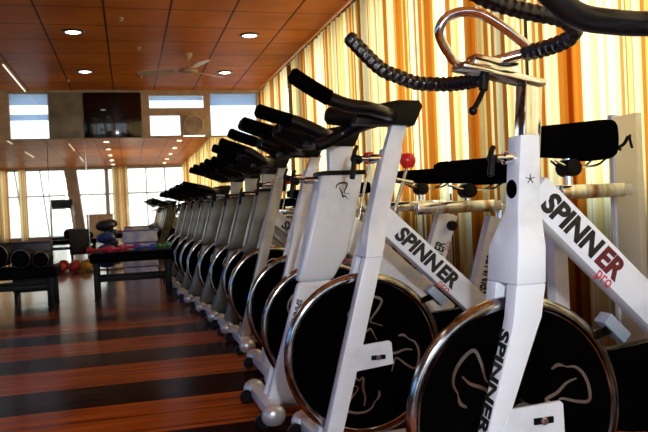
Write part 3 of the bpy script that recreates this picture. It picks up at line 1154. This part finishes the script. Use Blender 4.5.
def seat_group(parent, tx, tz, lx, zs, seat, slider, sq=0.05, text=False, paint=None):
    WHITE = paint or globals()['WHITE']
    """seat tube from (lx) up to (tx,tz); post, slider and saddle above"""
    bx, bz = lx
    st = B()
    d = Vector((tx - bx, 0, tz - bz)).normalized()
    beam(st, (bx, 0, bz), (tx, 0, tz), 0.05 if not text else 0.055, sq, up=(-1, 0, 0))
    so = obj('seat_tube', st, WHITE, parent, bevel=0.006)
    if text:
        ang = math.atan2(tz - bz, tx - bx)
        L = math.hypot(tx - bx, tz - bz)
        off = Vector((-math.sin(ang), 0, math.cos(ang)))
        o = Vector((bx, 0, bz)) + d * (L * 0.42) - off * 0.024
        side_text(so, (o.x, o.z), ang, 0.070, -0.0277, sx=0.62, bold=0.002, pro=True, red=False)
    s0, s1, sz = slider
    px = tx + d.x / d.z * (sz - tz)
    obj('seat_post', tube(B(), [(tx, 0, tz - 0.05), (px, 0, sz)], 0.017, smoothpath=False, seg=16), CHROME, parent)
    sl = obj('seat_slider', box(B(), s0, s1, -0.022, 0.022, sz - 0.024, sz + 0.024), CHROME, parent, bevel=0.003)
    obj('slider_end', box(B(), s1 - 0.05, s1 + 0.035, -0.018, 0.018, sz - 0.02, sz + 0.02), SILVER, sl, bevel=0.003)
    x0, x1, z0, z1 = seat
    mx_ = x0 + (x1 - x0) * 0.45
    obj('saddle_post', tube(B(), [(mx_, 0, sz + 0.015), (mx_, 0, z0 + 0.01)], 0.013, smoothpath=False, seg=14), CHROME, parent)
    cl = B()
    lathe(cl, [(0, -0.04), (0.028, -0.036), (0.03, -0.03), (0.03, 0.03), (0.028, 0.036), (0, 0.04)], (mx_, 0, z0 - 0.022), seg=20)
    obj('saddle_clamp', cl, BLACKP, parent)
    saddle(parent, x0, x1, z0, z1)
    kn = B()
    lathe(kn, [(0, -0.055), (0.02, -0.055), (0.026, -0.04), (0.024, -0.02), (0.008, -0.015), (0.008, 0.0), (0, 0.0)], (tx + 0.0, -0.02, tz - 0.06), seg=16)
    obj('seat_height_knob', kn, BLACKP, parent)


def pro_bike(name, bent=False, bars='smooth', X=0.69, Y=2.12, knob=True, text_seat=False, seat=(0.64, 0.905, 0.897, 1.037), slider=(0.72, 0.965, 0.793),
             stube=((0.70, 0.15), (0.70, 0.70)), full=True, colshift=0.0, wide=0.055, rot=(-0.2, -1.75, 2.9), paint=None):
    WHITE = paint or globals()['WHITE']
    r = empty(name, (X, Y, 0))
    f = B()
    if bent:
        # bent fork: upright column, crown, blades that kick forward at the knee
        col = [(0.60, -0.024, 0.045, -0.064, 0.064), (0.675, -0.017, 0.049, -0.064, 0.064), (0.745, 0.004, 0.062, -0.032, 0.032), (0.76, 0.008, 0.064, -0.027, 0.027), (0.915, 0.022, 0.068, -0.027, 0.027)]
        leg = [(0.055, -0.205, -0.165), (0.30, -0.104, -0.064), (0.505, -0.040, 0.021), (0.53, -0.034, 0.032), (0.60, -0.024, 0.045)]
    else:
        s = 0.285
        x = lambda z: -0.123 + s * (z - 0.10) + colshift
        col = [(0.62, x(0.62) - 0.028, x(0.62) + 0.028, -0.064, 0.064), (0.69, x(0.69) - 0.030, x(0.69) + 0.030, -0.045, 0.045), (0.73, x(0.73) - 0.030, x(0.73) + 0.030, -0.03, 0.03),
               (0.955, x(0.955) - 0.030, x(0.955) + 0.030, -0.027, 0.027)]
        leg = [(0.055, x(0.055) - 0.026, x(0.055) + 0.026), (0.30, x(0.30) - 0.028, x(0.30) + 0.028), (0.62, x(0.62) - 0.028, x(0.62) + 0.028)]
    loft(f, [c for c in col])
    for sg in (-1, 1):
        loft(f, [(z, a, c) + ((-0.064, -0.022) if sg < 0 else (0.022, 0.064)) for z, a, c in leg])
    fk = obj('fork', f, WHITE, r, bevel=0.004)
    ztop, xa, xb_ = col[-1][0], col[-1][1], col[-1][2]
    xm = (xa + xb_) / 2
    # axle plate with bolt
    pts = [(-0.075, 0.352), (0.060, 0.362), (0.068, 0.356), (0.072, 0.290), (-0.085, 0.275)] if not bent else [(-0.05, 0.345), (0.066, 0.350), (0.072, 0.344), (0.074, 0.255), (-0.085, 0.255)]
    aps = []
    for yy in (-0.066, 0.058):
        pl = B()
        a = [pl.verts.new((p[0], yy, p[1])) for p in pts]
        c = [pl.verts.new((p[0], yy + 0.008, p[1])) for p in pts]
        pl.faces.new(a[::-1])
        pl.faces.new(c)
        for i in range(len(pts)):
            j = (i + 1) % len(pts)
            pl.faces.new((a[i], a[j], c[j], c[i]))
        aps.append(obj('axle_plate', pl, WHITE, fk))
    ap = aps[0]
    bz = 0.315
    bt = B()
    box(bt, 0.0, 0.046, -0.071, -0.066, bz - 0.007, bz + 0.007)
    obj('axle_slot', bt, BLACKP, ap, bevel=0.002)
    obj('axle_bolt', lathe(B(), [(0, -0.078), (0.006, -0.078), (0.008, -0.076), (0.008, -0.068), (0, -0.068)], (0.022, 0, bz), seg=6), DECAL, ap)
    flywheel(r, rot=rot)
    # fork lettering on the front face of the near blade
    if bent:
        # text runs down the front face
        a0 = Vector((-0.038, 0, 0.512))
        a1 = Vector((-0.104, 0, 0.30))
        xd = (a1 - a0).normalized()
        me, w = text_mesh('lettering', 'SPINNER', 0.050, INK, a0 + Vector((-0.001, -0.024, 0)) + xd * 0.005, xd, (0, -1, 0), 0.0018, 1.12, 0.1)
        obj('lettering', me, INK, fk)
        bd = B()
        lathe(bd, [(0, -0.002), (0.02, -0.002), (0.021, 0), (0, 0)], (0, 0, 0), axis='x', seg=24)
        bmesh.ops.translate(bd, verts=bd.verts[:], vec=(0.011, 0.0, 0.80))
        obj('round_badge', bd, BLACKG, fk)
        bm = B()
        for k in range(5):
            a = k * 2 * math.pi / 5 + 0.3
            beam(bm, (0.040, -0.0275, 0.82), (0.040 + 0.011 * math.cos(a), -0.0275, 0.82 + 0.011 * math.sin(a)), 0.0015, 0.0015)
        obj('star_mark', bm, INK, fk)
    # down tube
    d0 = Vector((xm + 0.02, 0, 0.785 if bent else 0.750))
    d1 = Vector((0.54, 0, 0.30))
    if bent:
        d0 = Vector((0.055, 0, 0.797))
        d1 = Vector((0.55, 0, 0.318))
    else:
        d0 = Vector((x(0.74), 0, 0.752))
    dt = obj('down_tube', beam(B(), d0, d1, 0.051, 0.078), WHITE, r, bevel=0.007)
    ang = math.atan2(d1.z - d0.z, d1.x - d0.x)
    up = Vector((-math.sin(ang), 0, math.cos(ang)))
    dd = (d1 - d0).normalized()
    o = d0 + dd * (0.030 if bent else 0.085) - up * 0.021
    side_text(dt, (o.x, o.z), ang, 0.066, -0.0257, sx=0.94 if bent else 0.98, bold=0.003, red=bent)
    # low beam and feet
    lowb = obj('base_beam', beam(B(), (-0.15, 0, 0.042), (0.98, 0, 0.042), 0.055, 0.03), WHITE, r, bevel=0.005)
    foot(r, -0.185 if bent else -0.138 + colshift, 0, SILVER)
    foot(r, 0.98, 0, BLACKP, 'rear_foot')
    obj('bracket_post', beam(B(), (0.54, 0, 0.05), (0.54, 0, 0.31), 0.05, 0.07, up=(1, 0, 0)), WHITE, r, bevel=0.006)
    crank_set(r, 0.54, 0.31)
    # handlebar post
    if bent:
        obj('handlebar_post', beam(B(), (0.050, 0, 0.86), (0.064, 0, 1.03), 0.040, 0.042, up=(1, 0, 0)), CHROME, r, bevel=0.003)
        pop_pin(r, 0.022, 0.868, 0.62)
    else:
        obj('handlebar_post', beam(B(), (x(0.92), 0, 0.92), (x(1.02) + 0.01, 0, 1.035), 0.034, 0.05, up=(1, 0, 0)), WHITE, r, bevel=0.003)
        pop_pin(r, xa + 0.0, 0.925)
    if bars == 'smooth':
        bars_smooth(r, xb=0.10 + colshift, tip=(-0.23 + colshift, 1.157))
    if knob:
        kx = d0.x + (0.055 if not bent else 0.12)
        resistance_knob(r, kx + 0.0, d0.z - 0.02, kx + 0.06, 0.905)
    # brake block above the wheel
    bb = B()
    beam(bb, (0.225, 0, 0.505), (0.275, 0, 0.455), 0.04, 0.028)
    bo = obj('brake_caliper', bb, BLUECAST, r, bevel=0.003)
    obj('brake_pad_strap', beam(B(), (0.195, -0.012, 0.468), (0.245, -0.012, 0.482), 0.004, 0.02, up=(0, 0, 1)), STEEL, bo)
    (b_, t_) = stube
    seat_group(r, t_[0], t_[1], b_, None, seat, slider, text=text_seat, sq=0.10 if text_seat else wide, paint=WHITE)
    return r


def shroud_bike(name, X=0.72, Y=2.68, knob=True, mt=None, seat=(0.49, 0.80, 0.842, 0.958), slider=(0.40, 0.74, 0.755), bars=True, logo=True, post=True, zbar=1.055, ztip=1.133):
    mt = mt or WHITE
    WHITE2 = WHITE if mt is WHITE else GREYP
    r = empty(name, (X, Y, 0))
    f = B()
    body = [(0.500, -0.116, 0.024, -0.058, 0.058), (0.535, -0.108, 0.044, -0.062, 0.062), (0.60, -0.088, 0.086, -0.065, 0.065), (0.75, -0.046, 0.128, -0.061, 0.061), (0.905, -0.004, 0.166, -0.056, 0.056)]
    loft(f, body)
    leg = [(0.045, -0.260, -0.118), (0.27, -0.188, -0.044), (0.500, -0.116, 0.024)]
    for sg in (-1, 1):
        loft(f, [(z, a, c) + ((-0.060, -0.024) if sg < 0 else (0.024, 0.060)) for z, a, c in leg])
    fk = obj('fork_shroud', f, mt, r, bevel=0.016, seg=3)
    cp = B()
    loft(cp, [(0.900, -0.010, 0.171, -0.060, 0.060), (0.912, -0.008, 0.174, -0.061, 0.061), (0.918, -0.002, 0.168, -0.056, 0.056)])
    obj('top_lip', cp, BLACKP, fk, bevel=0.002)
    # runner-like R mark near the top
    if logo:
        bm = B()
        k = 0.36
        for st in LOGO[:2]:
            ribbon(bm, [(0.058 + p[0] * k * -1.0 + 0.0, 0.845 + p[1] * k * 1.0) if False else (0.080 + p[0] * k, 0.845 + p[1] * k) for p in st], 0.007, -0.0755)
        # follow the slight batter of the shroud's side
        for v in bm.verts:
            v.co.y = -0.056 - (0.905 - v.co.z) * 0.0323 - 0.001
        obj('fork_logo', bm, INK, fk)
        xd = Vector((-0.128 + 0.278, 0, 0.47)).normalized() * -1
        me, w = text_mesh('lettering', 'SPINNER', 0.030, INK, Vector((-0.122, -0.0603, 0.44)), xd, Vector((1, 0, -0.3)), 0.001, 1.0, 0.1)
        obj('lettering', me, INK, fk)
    flywheel(r)
    if post:
        obj('handlebar_post', beam(B(), (0.085, 0, 0.89), (0.088, 0, zbar - 0.025), 0.05, 0.095, up=(1, 0, 0)), WHITE2, r, bevel=0.006)
    pop_pin(r, -0.010, 0.885)
    if bars:
        bars_smooth(r, xb=0.085, zb=zbar, tip=(-0.26, ztip))
    d0, d1 = Vector((0.08, 0, 0.70)), Vector((0.50, 0, 0.31))
    dt = obj('down_tube', beam(B(), d0, d1, 0.06, 0.13), WHITE2, r, bevel=0.008)
    obj('base_beam', beam(B(), (-0.2, 0, 0.045), (0.95, 0, 0.045), 0.07, 0.036), SILVER, r, bevel=0.006)
    foot(r, -0.25, 0, SILVER, L=0.2)
    foot(r, 0.95, 0, BLACKP, 'rear_foot', L=0.2)
    obj('bracket_post', beam(B(), (0.52, 0, 0.05), (0.52, 0, 0.32), 0.05, 0.07, up=(1, 0, 0)), WHITE, r, bevel=0.006)
    crank_set(r, 0.52, 0.31, 2.2)
    if knob:
        resistance_knob(r, 0.15, 0.70, 0.21, 0.955, tee=False)
    seat_group(r, 0.765, 0.70, (0.60, 0.16), None, seat, slider, text=True, sq=0.10, paint=WHITE2)
    return r


def label_bike(o, lab):
    tag(o, lab, 'exercise bike', 'spin bikes in a row along the curtains')


# bike whose bar end reaches into the top right corner
b0 = pro_bike('spin_bike', X=0.83, Y=0.70, knob=False, bars=None)
hb = obj('handlebar', B_clamp(0.10, 1.06), BLACKP, b0, bevel=0.006)
for y, xs in ((0.20, 0), (-0.20, 0)):
    obj('bar_tube', tube(B(), [(0.08, y * 0.2, 1.04), (0.04, y * 0.8, 1.035), (-0.05, y * 1.05, 1.035), (-0.13, y * 1.05, 1.036), (-0.18, y * 1.05, 1.043), (-0.215, y * 1.05, 1.065), (-0.25, y * 1.05, 1.095)], 0.019, 16), RUBBER, hb)
    obj('grip', tube(B(), [(-0.24, y * 1.05, 1.086), (-0.30, y * 1.05, 1.13), (-0.38, y * 1.05, 1.18)], 0.021, 16), WOVEN, hb)
label_bike(b0, 'spin bike showing only its smooth black bar at the top right corner')

# nearest bike with the bent fork and chrome loop
b1 = pro_bike('spin_bike', bent=True, bars=None, X=0.79, Y=1.38, knob=False, seat=(0.66, 0.96, 0.93, 1.03), stube=((0.36, 0.475), (0.70, 0.765)), wide=0.10, rot=(0.75, -1.35, 2.9))
hb = B()
# sloping chrome plate
beam(hb, (-0.105, 0, 1.064), (0.088, 0, 1.026), 0.06, 0.013)
ph = obj('handlebar_plate', hb, CHROME, b1, bevel=0.002)
cb = B()
beam(cb, (-0.075, 0, 1.076), (0.028, 0, 1.056), 0.045, 0.026)
obj('clamp_block', cb, CHROME, ph, bevel=0.003)
obj('chrome_loop', tube(B(), [(-0.075, 0.030, 1.062), (-0.108, 0.026, 1.092), (-0.138, 0.012, 1.135), (-0.128, 0.0, 1.164), (-0.097, -0.012, 1.176), (-0.06, -0.025, 1.170), (-0.01, -0.035, 1.138), (0.045, -0.045, 1.092)], 0.0105, 14), CHROME, ph)
obj('chrome_stub', tube(B(), [(-0.03, 0, 1.072), (0.045, -0.04, 1.088)], 0.012, smoothpath=False), CHROME, ph)
obj('far_horn', tube(B(), [(-0.03, 0.02, 1.05), (-0.03, 0.08, 1.048), (-0.055, 0.14, 1.052), (-0.085, 0.175, 1.058), (-0.125, 0.18, 1.062), (-0.170, 0.18, 1.077), (-0.215, 0.18, 1.098), (-0.285, 0.18, 1.166)],
                     0.0158, 20, n=26, rfun=woven), WOVEN, ph)
obj('near_horn', tube(B(), [(0.035, -0.035, 1.086), (0.048, -0.09, 1.084), (0.06, -0.15, 1.088), (0.055, -0.18, 1.10), (0.02, -0.19, 1.118), (-0.06, -0.19, 1.131), (-0.14, -0.19, 1.152), (-0.24, -0.19, 1.20)],
                      0.0158, 20, n=26, rfun=woven), WOVEN, ph)
lv = B()
tube(lv, [(-0.044, 0, 1.045), (-0.047, 0, 1.015)], 0.010, smoothpath=False, seg=12)
tube(lv, [(-0.046, 0, 1.018), (-0.058, -0.002, 0.995), (-0.074, -0.004, 0.972)], 0.006, seg=10)
blob(lv, (-0.075, -0.004, 0.970), 0.010, 0.010, 0.010, 10, 6)
obj('clamp_lever', lv, BLACKP, ph)
label_bike(b1, 'white spin bike with bent fork, chrome loop and woven bullhorn handlebar')

# second bike
b2 = pro_bike('spin_bike', X=0.69, Y=2.12, bars=None)
h = obj('handlebar', B_clamp(0.135, 1.068), BLACKP, b2, bevel=0.006)
obj('bar_tube', tube(B(), [(0.12, -0.02, 1.056), (0.06, -0.10, 1.056), (0.0, -0.145, 1.062), (-0.06, -0.15, 1.070), (-0.11, -0.15, 1.087), (-0.15, -0.15, 1.108)], 0.020, 14), RUBBER, h)
obj('grip', tube(B(), [(-0.12, -0.15, 1.092), (-0.17, -0.15, 1.121), (-0.226, -0.15, 1.157)], 0.0235, 16), BLACKG, h)
obj('far_pad', tube(B(), [(0.10, 0.06, 1.062), (0.05, 0.14, 1.07), (-0.03, 0.18, 1.085)], 0.030, 14), RUBBER, h)
obj('far_bar_tube', tube(B(), [(0.10, 0.02, 1.05), (0.075, 0.10, 1.046), (0.03, 0.17, 1.03), (-0.03, 0.18, 1.0), (-0.075, 0.18, 0.985)], 0.021, 14), RUBBER, h)
label_bike(b2, 'white spin bike with straight leaning fork and raised smooth black grip, second in the row')

# third: wide shrouded fork
b3 = shroud_bike('spin_bike', X=0.72, Y=2.68)
label_bike(b3, 'white spin bike with broad shrouded fork and black R mark, third in row')

b4 = pro_bike('spin_bike', X=0.76, Y=3.27, text_seat=True, seat=(0.50, 0.80, 0.87, 0.95), slider=(0.42, 0.76, 0.765), stube=((0.58, 0.2), (0.77, 0.72)), colshift=-0.04)
label_bike(b4, 'spin bike mostly hidden behind the shrouded white one, its flywheel edge showing')

b5 = pro_bike('spin_bike', X=0.78, Y=4.05, paint=GREYP, seat=(0.24, 0.52, 0.835, 0.905), slider=(0.2, 0.5, 0.76), knob=False, stube=((0.58, 0.2), (0.77, 0.72)), colshift=-0.05)
b5.name = 'spin_bike'
label_bike(b5, 'white spin bike with thin fork column and small slanted lettered tube, fifth in the row')

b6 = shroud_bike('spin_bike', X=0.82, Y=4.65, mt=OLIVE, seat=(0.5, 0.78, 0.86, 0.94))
label_bike(b6, 'grey shrouded spin bike right behind the thin-column white bike')
seq = []
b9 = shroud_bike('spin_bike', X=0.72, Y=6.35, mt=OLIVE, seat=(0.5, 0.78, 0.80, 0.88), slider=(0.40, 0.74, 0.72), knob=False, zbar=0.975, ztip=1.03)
label_bike(b9, 'distant grey shrouded spin bike with lowered handlebar, nearest of the lowered ones')
seq = [(b6, 0.795, 5.2, 'grey shrouded spin bike, second of the grey ones, with pale post above'),
       (b6, 0.765, 5.75, 'grey shrouded spin bike, third of the grey ones in the row'),
              (b9, 0.70, 6.95, 'distant grey shrouded spin bike, fourth from the far end of the row'),
       (b9, 0.69, 7.65, 'distant grey shrouded spin bike, third from the far end of the row'),
       (b9, 0.67, 8.4, 'small distant spin bike, second from the far end of the row'),
       (b9, 0.66, 9.2, 'farthest spin bike in the row, next to the mirrors')]
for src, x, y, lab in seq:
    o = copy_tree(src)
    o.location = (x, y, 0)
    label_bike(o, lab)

# ------------------------------------------------------------------ other furniture
# white cabinet against the curtain, right edge
PLAST = noise_mix(mat('off_white_panel', (0.85, 0.82, 0.7), 0.4), (0.82, 0.79, 0.66), (0.9, 0.87, 0.76), 4)
nt = PLAST.node_tree
trn = nt.nodes.new('ShaderNodeBsdfTranslucent')
trn.inputs[0].default_value = (0.9, 0.88, 0.75, 1)
ms = nt.nodes.new('ShaderNodeMixShader')
ms.inputs[0].default_value = 0.6
nt.links.new(nt.nodes['Principled BSDF'].outputs[0], ms.inputs[1])
nt.links.new(trn.outputs[0], ms.inputs[2])
nt.links.new(ms.outputs[0], [n for n in nt.nodes if n.type == 'OUTPUT_MATERIAL'][0].inputs[0])
cb = empty('slim_cabinet', (1.915, 2.40, 0))
tag(cb, 'slim off-white upright cabinet standing against the curtains at the right edge', 'cabinet')
obj('cabinet_body', box(B(), -0.015, 0.015, -0.065, 0.065, 0.0, 1.09), PLAST, cb, bevel=0.006)
obj('side_post', box(B(), -0.02, 0.015, 0.068, 0.095, 0.0, 1.10), WHITE, cb, bevel=0.004)
obj('hook', tube(B(), [(-0.013, 0.03, 0.955), (-0.025, 0.02, 0.965), (-0.027, -0.01, 0.975), (-0.027, -0.035, 1.0)], 0.007, seg=8), BLACKP, cb)
obj('hook', tube(B(), [(-0.027, -0.045, 1.005), (-0.035, -0.055, 0.985), (-0.027, -0.055, 0.955)], 0.005, seg=8), BLACKP, cb)

# benches in front of the mirrors
BENCH = noise_mix(mat('black_bench_vinyl', (0.006, 0.006, 0.007), 0.5, 0, 0.02), (0.0015, 0.0015, 0.0015), (0.004, 0.004, 0.005), 12)


def bench(name, x0, x1, y0, y1, zt, lab, shelf=True):
    cx, cy = (x0 + x1) / 2, (y0 + y1) / 2
    hx, hy = (x1 - x0) / 2, (y1 - y0) / 2
    r = empty(name, (cx, cy, 0))
    tag(r, lab, 'bench')
    obj('bench_top', box(B(), -hx, hx, -hy, hy, zt - 0.09, zt), BENCH, r, bevel=0.02, seg=3)
    for sx in (-1, 1):
        for sy in (-1, 1):
            l = obj('leg', box(B(), sx * (hx - 0.05) - 0.022, sx * (hx - 0.05) + 0.022, sy * (hy - 0.05) - 0.022, sy * (hy - 0.05) + 0.022, 0.012, zt - 0.085), BLACKP, r, bevel=0.003)
            obj('foot_pad', lathe(B(), [(0, 0), (0.03, 0), (0.032, 0.006), (0.02, 0.014), (0, 0.014)], (sx * (hx - 0.05), sy * (hy - 0.05), 0), axis='z', seg=14), RUBBER, l)
    if shelf:
        for sy in (-1, 1):
            obj('rail', box(B(), -hx + 0.05, hx - 0.05, sy * (hy - 0.05) - 0.014, sy * (hy - 0.05) + 0.014, 0.17, 0.21), BLACKP, r, bevel=0.003)
    return r


bench('long_bench', -0.37, 0.40, 6.95, 7.45, 0.44, 'long black bench with lower rails, in front of the dumbbells and blue balls')
bench('long_bench', -2.3, -0.64, 6.65, 7.2, 0.36, 'black bench at the left edge carrying rounded cushions')
# bolsters on the left bench
bl0 = B()
tube(bl0, [(0, -0.22, 0), (0, 0.22, 0)], 0.11, seg=20, smoothpath=False)
me = mesh_of('bolster', bl0, BENCH)
for i, (x, z, sc, lab) in enumerate(((-1.14, 0.366, 1.0, 'large black rolled cushion at the left picture edge on the low bench'),
                                     (-0.93, 0.366, 0.72, 'medium black rolled cushion on the low bench, between two others'),
                                     (-0.765, 0.366, 0.6, 'smallest black rolled cushion near the right end of the low bench'))):
    o = empty('rolled_cushion', (x, 6.93, z + 0.11 * sc))
    tag(o, lab, 'cushion', 'rolled cushions on the left bench')
    p = obj('cushion_roll', me, BENCH, o)
    p.scale = (sc, 1, sc)
    rg = B()
    lathe(rg, [(0.108 * sc, -0.224), (0.110 * sc, -0.226), (0.112 * sc, -0.222), (0.112 * sc, -0.217), (0.108 * sc, -0.224)], seg=28)
    obj('piping', rg, SILVER, o)
# dark upright backrest behind
br = empty('padded_backrest', (-0.93, 7.5, 0))
tag(br, 'dark navy padded panel standing behind the left bench', 'panel')
NAVY = noise_mix(mat('navy_vinyl', (0.01, 0.012, 0.03), 0.35), (0.008, 0.01, 0.022), (0.016, 0.018, 0.04), 9)
obj('pad', box(B(), -0.19, 0.19, -0.04, 0.04, 0.08, 0.57), NAVY, br, bevel=0.02, seg=3)
for sx in (-1, 1):
    obj('leg', box(B(), sx * 0.15 - 0.015, sx * 0.15 + 0.015, -0.12, 0.12, 0, 0.10), BLACKP, br, bevel=0.003)

# ball tower
BLUEB = noise_mix(mat('dark_blue_rubber', (0.01, 0.03, 0.12), 0.3), (0.015, 0.04, 0.16), (0.04, 0.12, 0.42), 14)
tw = empty('ball_stand', (-0.30, 9.6, 0))
tag(tw, 'black upright stand holding the stacked dark blue balls', 'stand')
obj('base', lathe(B(), [(0, 0), (0.15, 0), (0.155, 0.012), (0.03, 0.03), (0, 0.03)], axis='z', seg=24), BLACKP, tw)
obj('pole', tube(B(), [(-0.0, 0.14, 0.02), (0, 0.14, 0.72)], 0.012, smoothpath=False), BLACKP, tw)
zb = 0.13
lb = ('dark blue exercise ball, lowest in the stack on the stand', 'dark blue exercise ball, second from the bottom of the stack',
      'dark blue exercise ball, second from the top of the stack', 'nearly black exercise ball on top of the stack')
rgm = lathe(B(), [(0.098, 0), (0.104, 0), (0.104, 0.01), (0.098, 0.01), (0.098, 0)], axis='z', seg=24)
rgme = mesh_of('ring_shelf', rgm, BLACKP)
for k in range(4):
    z = 0.20 + 0.155 * k
    rs = obj('ring_shelf', rgme, BLACKP, tw)
    rs.location = (0, 0, z - 0.045)
    obj('ring_bracket', beam(B(), (0, 0.104, z - 0.04), (0, 0.14, z - 0.04), 0.012, 0.008), BLACKP, tw)
    bm = blob(B(), (0, 0, 0), 0.118, 0.118, 0.076, 24, 12)
    o = obj('exercise_ball', bm, BLUEB if k < 3 else NAVY)
    o.location = (-0.30, 9.6, z)
    tag(o, lb[k], 'ball', 'balls stacked on the stand')

# dumbbells on the long bench
CM = {'pink': (0.65, 0.03, 0.12), 'red': (0.6, 0.03, 0.03), 'blue': (0.05, 0.12, 0.5), 'green': (0.05, 0.3, 0.12), 'sky': (0.3, 0.5, 0.85), 'yellow': (0.7, 0.4, 0.03), 'violet': (0.2, 0.08, 0.4)}
MC = {k: noise_mix(mat(k + '_vinyl', v, 0.35), tuple(c * 0.8 for c in v), v, 15) for k, v in CM.items()}


def dumbbell(c, loc, rz, lab, z):
    r = empty('dumbbell', (loc[0], loc[1], z), rz)
    tag(r, lab, 'dumbbell', 'small coloured dumbbells on the long bench')
    obj('handle', tube(B(), [(-0.05, 0, 0.032), (0.05, 0, 0.032)], 0.014, smoothpath=False, seg=12), MC[c], r)
    for s in (-1, 1):
        bm = B()
        lathe(bm, [(0, s * 0.045), (0.03, s * 0.045), (0.034, s * 0.052), (0.034, s * 0.085), (0.028, s * 0.095), (0, s * 0.095)], (0, 0, 0.0325), axis='x', seg=6)
        obj('weight', bm, MC[c], r, bevel=0.003)
    return r


for c, x, y, rz, lab in (('red', -0.30, 7.05, 0.2, 'red hexagonal dumbbell at the left end of the long bench'),
                         ('pink', -0.13, 7.04, 0.9, 'pink dumbbell turned aslant next to the red one on the long bench'),
                         ('pink', 0.0, 7.26, 0.5, 'pink dumbbell farther back on the long bench, right of the aslant one'),
                         ('blue', 0.14, 7.06, 0.1, 'blue dumbbell at the middle of the long bench'),
                         ('green', 0.31, 7.2, 0.8, 'green dumbbell on the right half of the long bench')):
    dumbbell(c, (x, y), rz, lab, 0.44)

# stacked pale blocks added behind the bench to imitate blue-white flash glare
PALE = noise_mix(mat('pale_blue_glare', (0.6, 0.7, 0.9), 0.25), (0.35, 0.45, 0.75), (0.85, 0.9, 1.0), 6)
for k in range(4):
    sb = empty('glare_block', (0.12, 9.3, 0.0 + 0.15 * k))
    tag(sb, ('lowest', 'second lowest', 'second highest', 'topmost')[k] + ' of the stacked pale blue blocks imitating glare behind the long bench', 'glare block', 'stacked glare blocks')
    bm = B()
    loft(bm, [(0.0, -0.22, 0.22, -0.16, 0.16), (0.135, -0.20, 0.20, -0.14, 0.14)])
    obj('block_body', bm, PALE, sb, bevel=0.01)
    obj('block_top', box(B(), -0.2, 0.2, -0.14, 0.14, 0.136, 0.149), MC['blue' if k % 2 else 'violet'], sb, bevel=0.004)

# coloured balls on the floor by the mirror
for c, x, y, r_, lab in (('red', -0.965, 10.72, 0.085, 'red ball on the floor against the mirror, leftmost of three'),
                         ('red', -0.79, 10.78, 0.08, 'red ball on the floor against the mirror, between red and yellow balls'),
                         ('yellow', -0.62, 10.72, 0.08, 'yellow ball on the floor by the mirror seam')):
    o = obj('small_ball', blob(B(), (0, 0, 0), r_, r_, r_, 20, 12), MC[c])
    o.location = (x, y, r_)
    tag(o, lab, 'ball', 'balls on the floor by the mirror')

# treadmill near the rear glazing, reflected in the left mirrors
tm = empty('treadmill', (-2.1, -3.6, 0))
tag(tm, 'dark treadmill near the rear windows, reflected in the left mirrors', 'treadmill')
obj('deck', box(B(), -0.38, 0.38, -0.85, 0.85, 0.02, 0.2), BLACKP, tm, bevel=0.02)
for s in (-1, 1):
    u_ = obj('upright', beam(B(), (s * 0.36, 0.6, 0.18), (s * 0.33, 0.78, 1.2), 0.05, 0.08), SILVER, tm, bevel=0.006)
    obj('handrail', tube(B(), [(s * 0.34, 0.74, 1.0), (s * 0.36, 0.5, 0.98), (s * 0.36, 0.2, 0.92)], 0.02, seg=10), RUBBER, u_)
obj('console', box(B(), -0.34, 0.34, 0.72, 0.8, 1.1, 1.42), BLACKP, tm, bevel=0.02)
ct = empty('storage_counter', (-1.0, -4.95, 0))
tag(ct, 'beige storage counter under the rear windows, reflected in the mirrors', 'counter')
obj('counter_body', box(B(), -0.45, 0.45, -0.22, 0.22, 0, 0.86), WALLP, ct, bevel=0.005)
obj('counter_top', box(B(), -0.48, 0.48, -0.25, 0.25, 0.862, 0.9), FRAME, ct, bevel=0.004)
for s in (-1, 1):
    d_ = obj('door', box(B(), s * 0.22 - 0.2, s * 0.22 + 0.2, 0.222, 0.236, 0.06, 0.82), FRAME, ct, bevel=0.003)
    obj('handle', tube(B(), [(s * 0.05, 0.25, 0.5), (s * 0.05, 0.25, 0.62)], 0.006, smoothpath=False, seg=8), CHROME, d_)
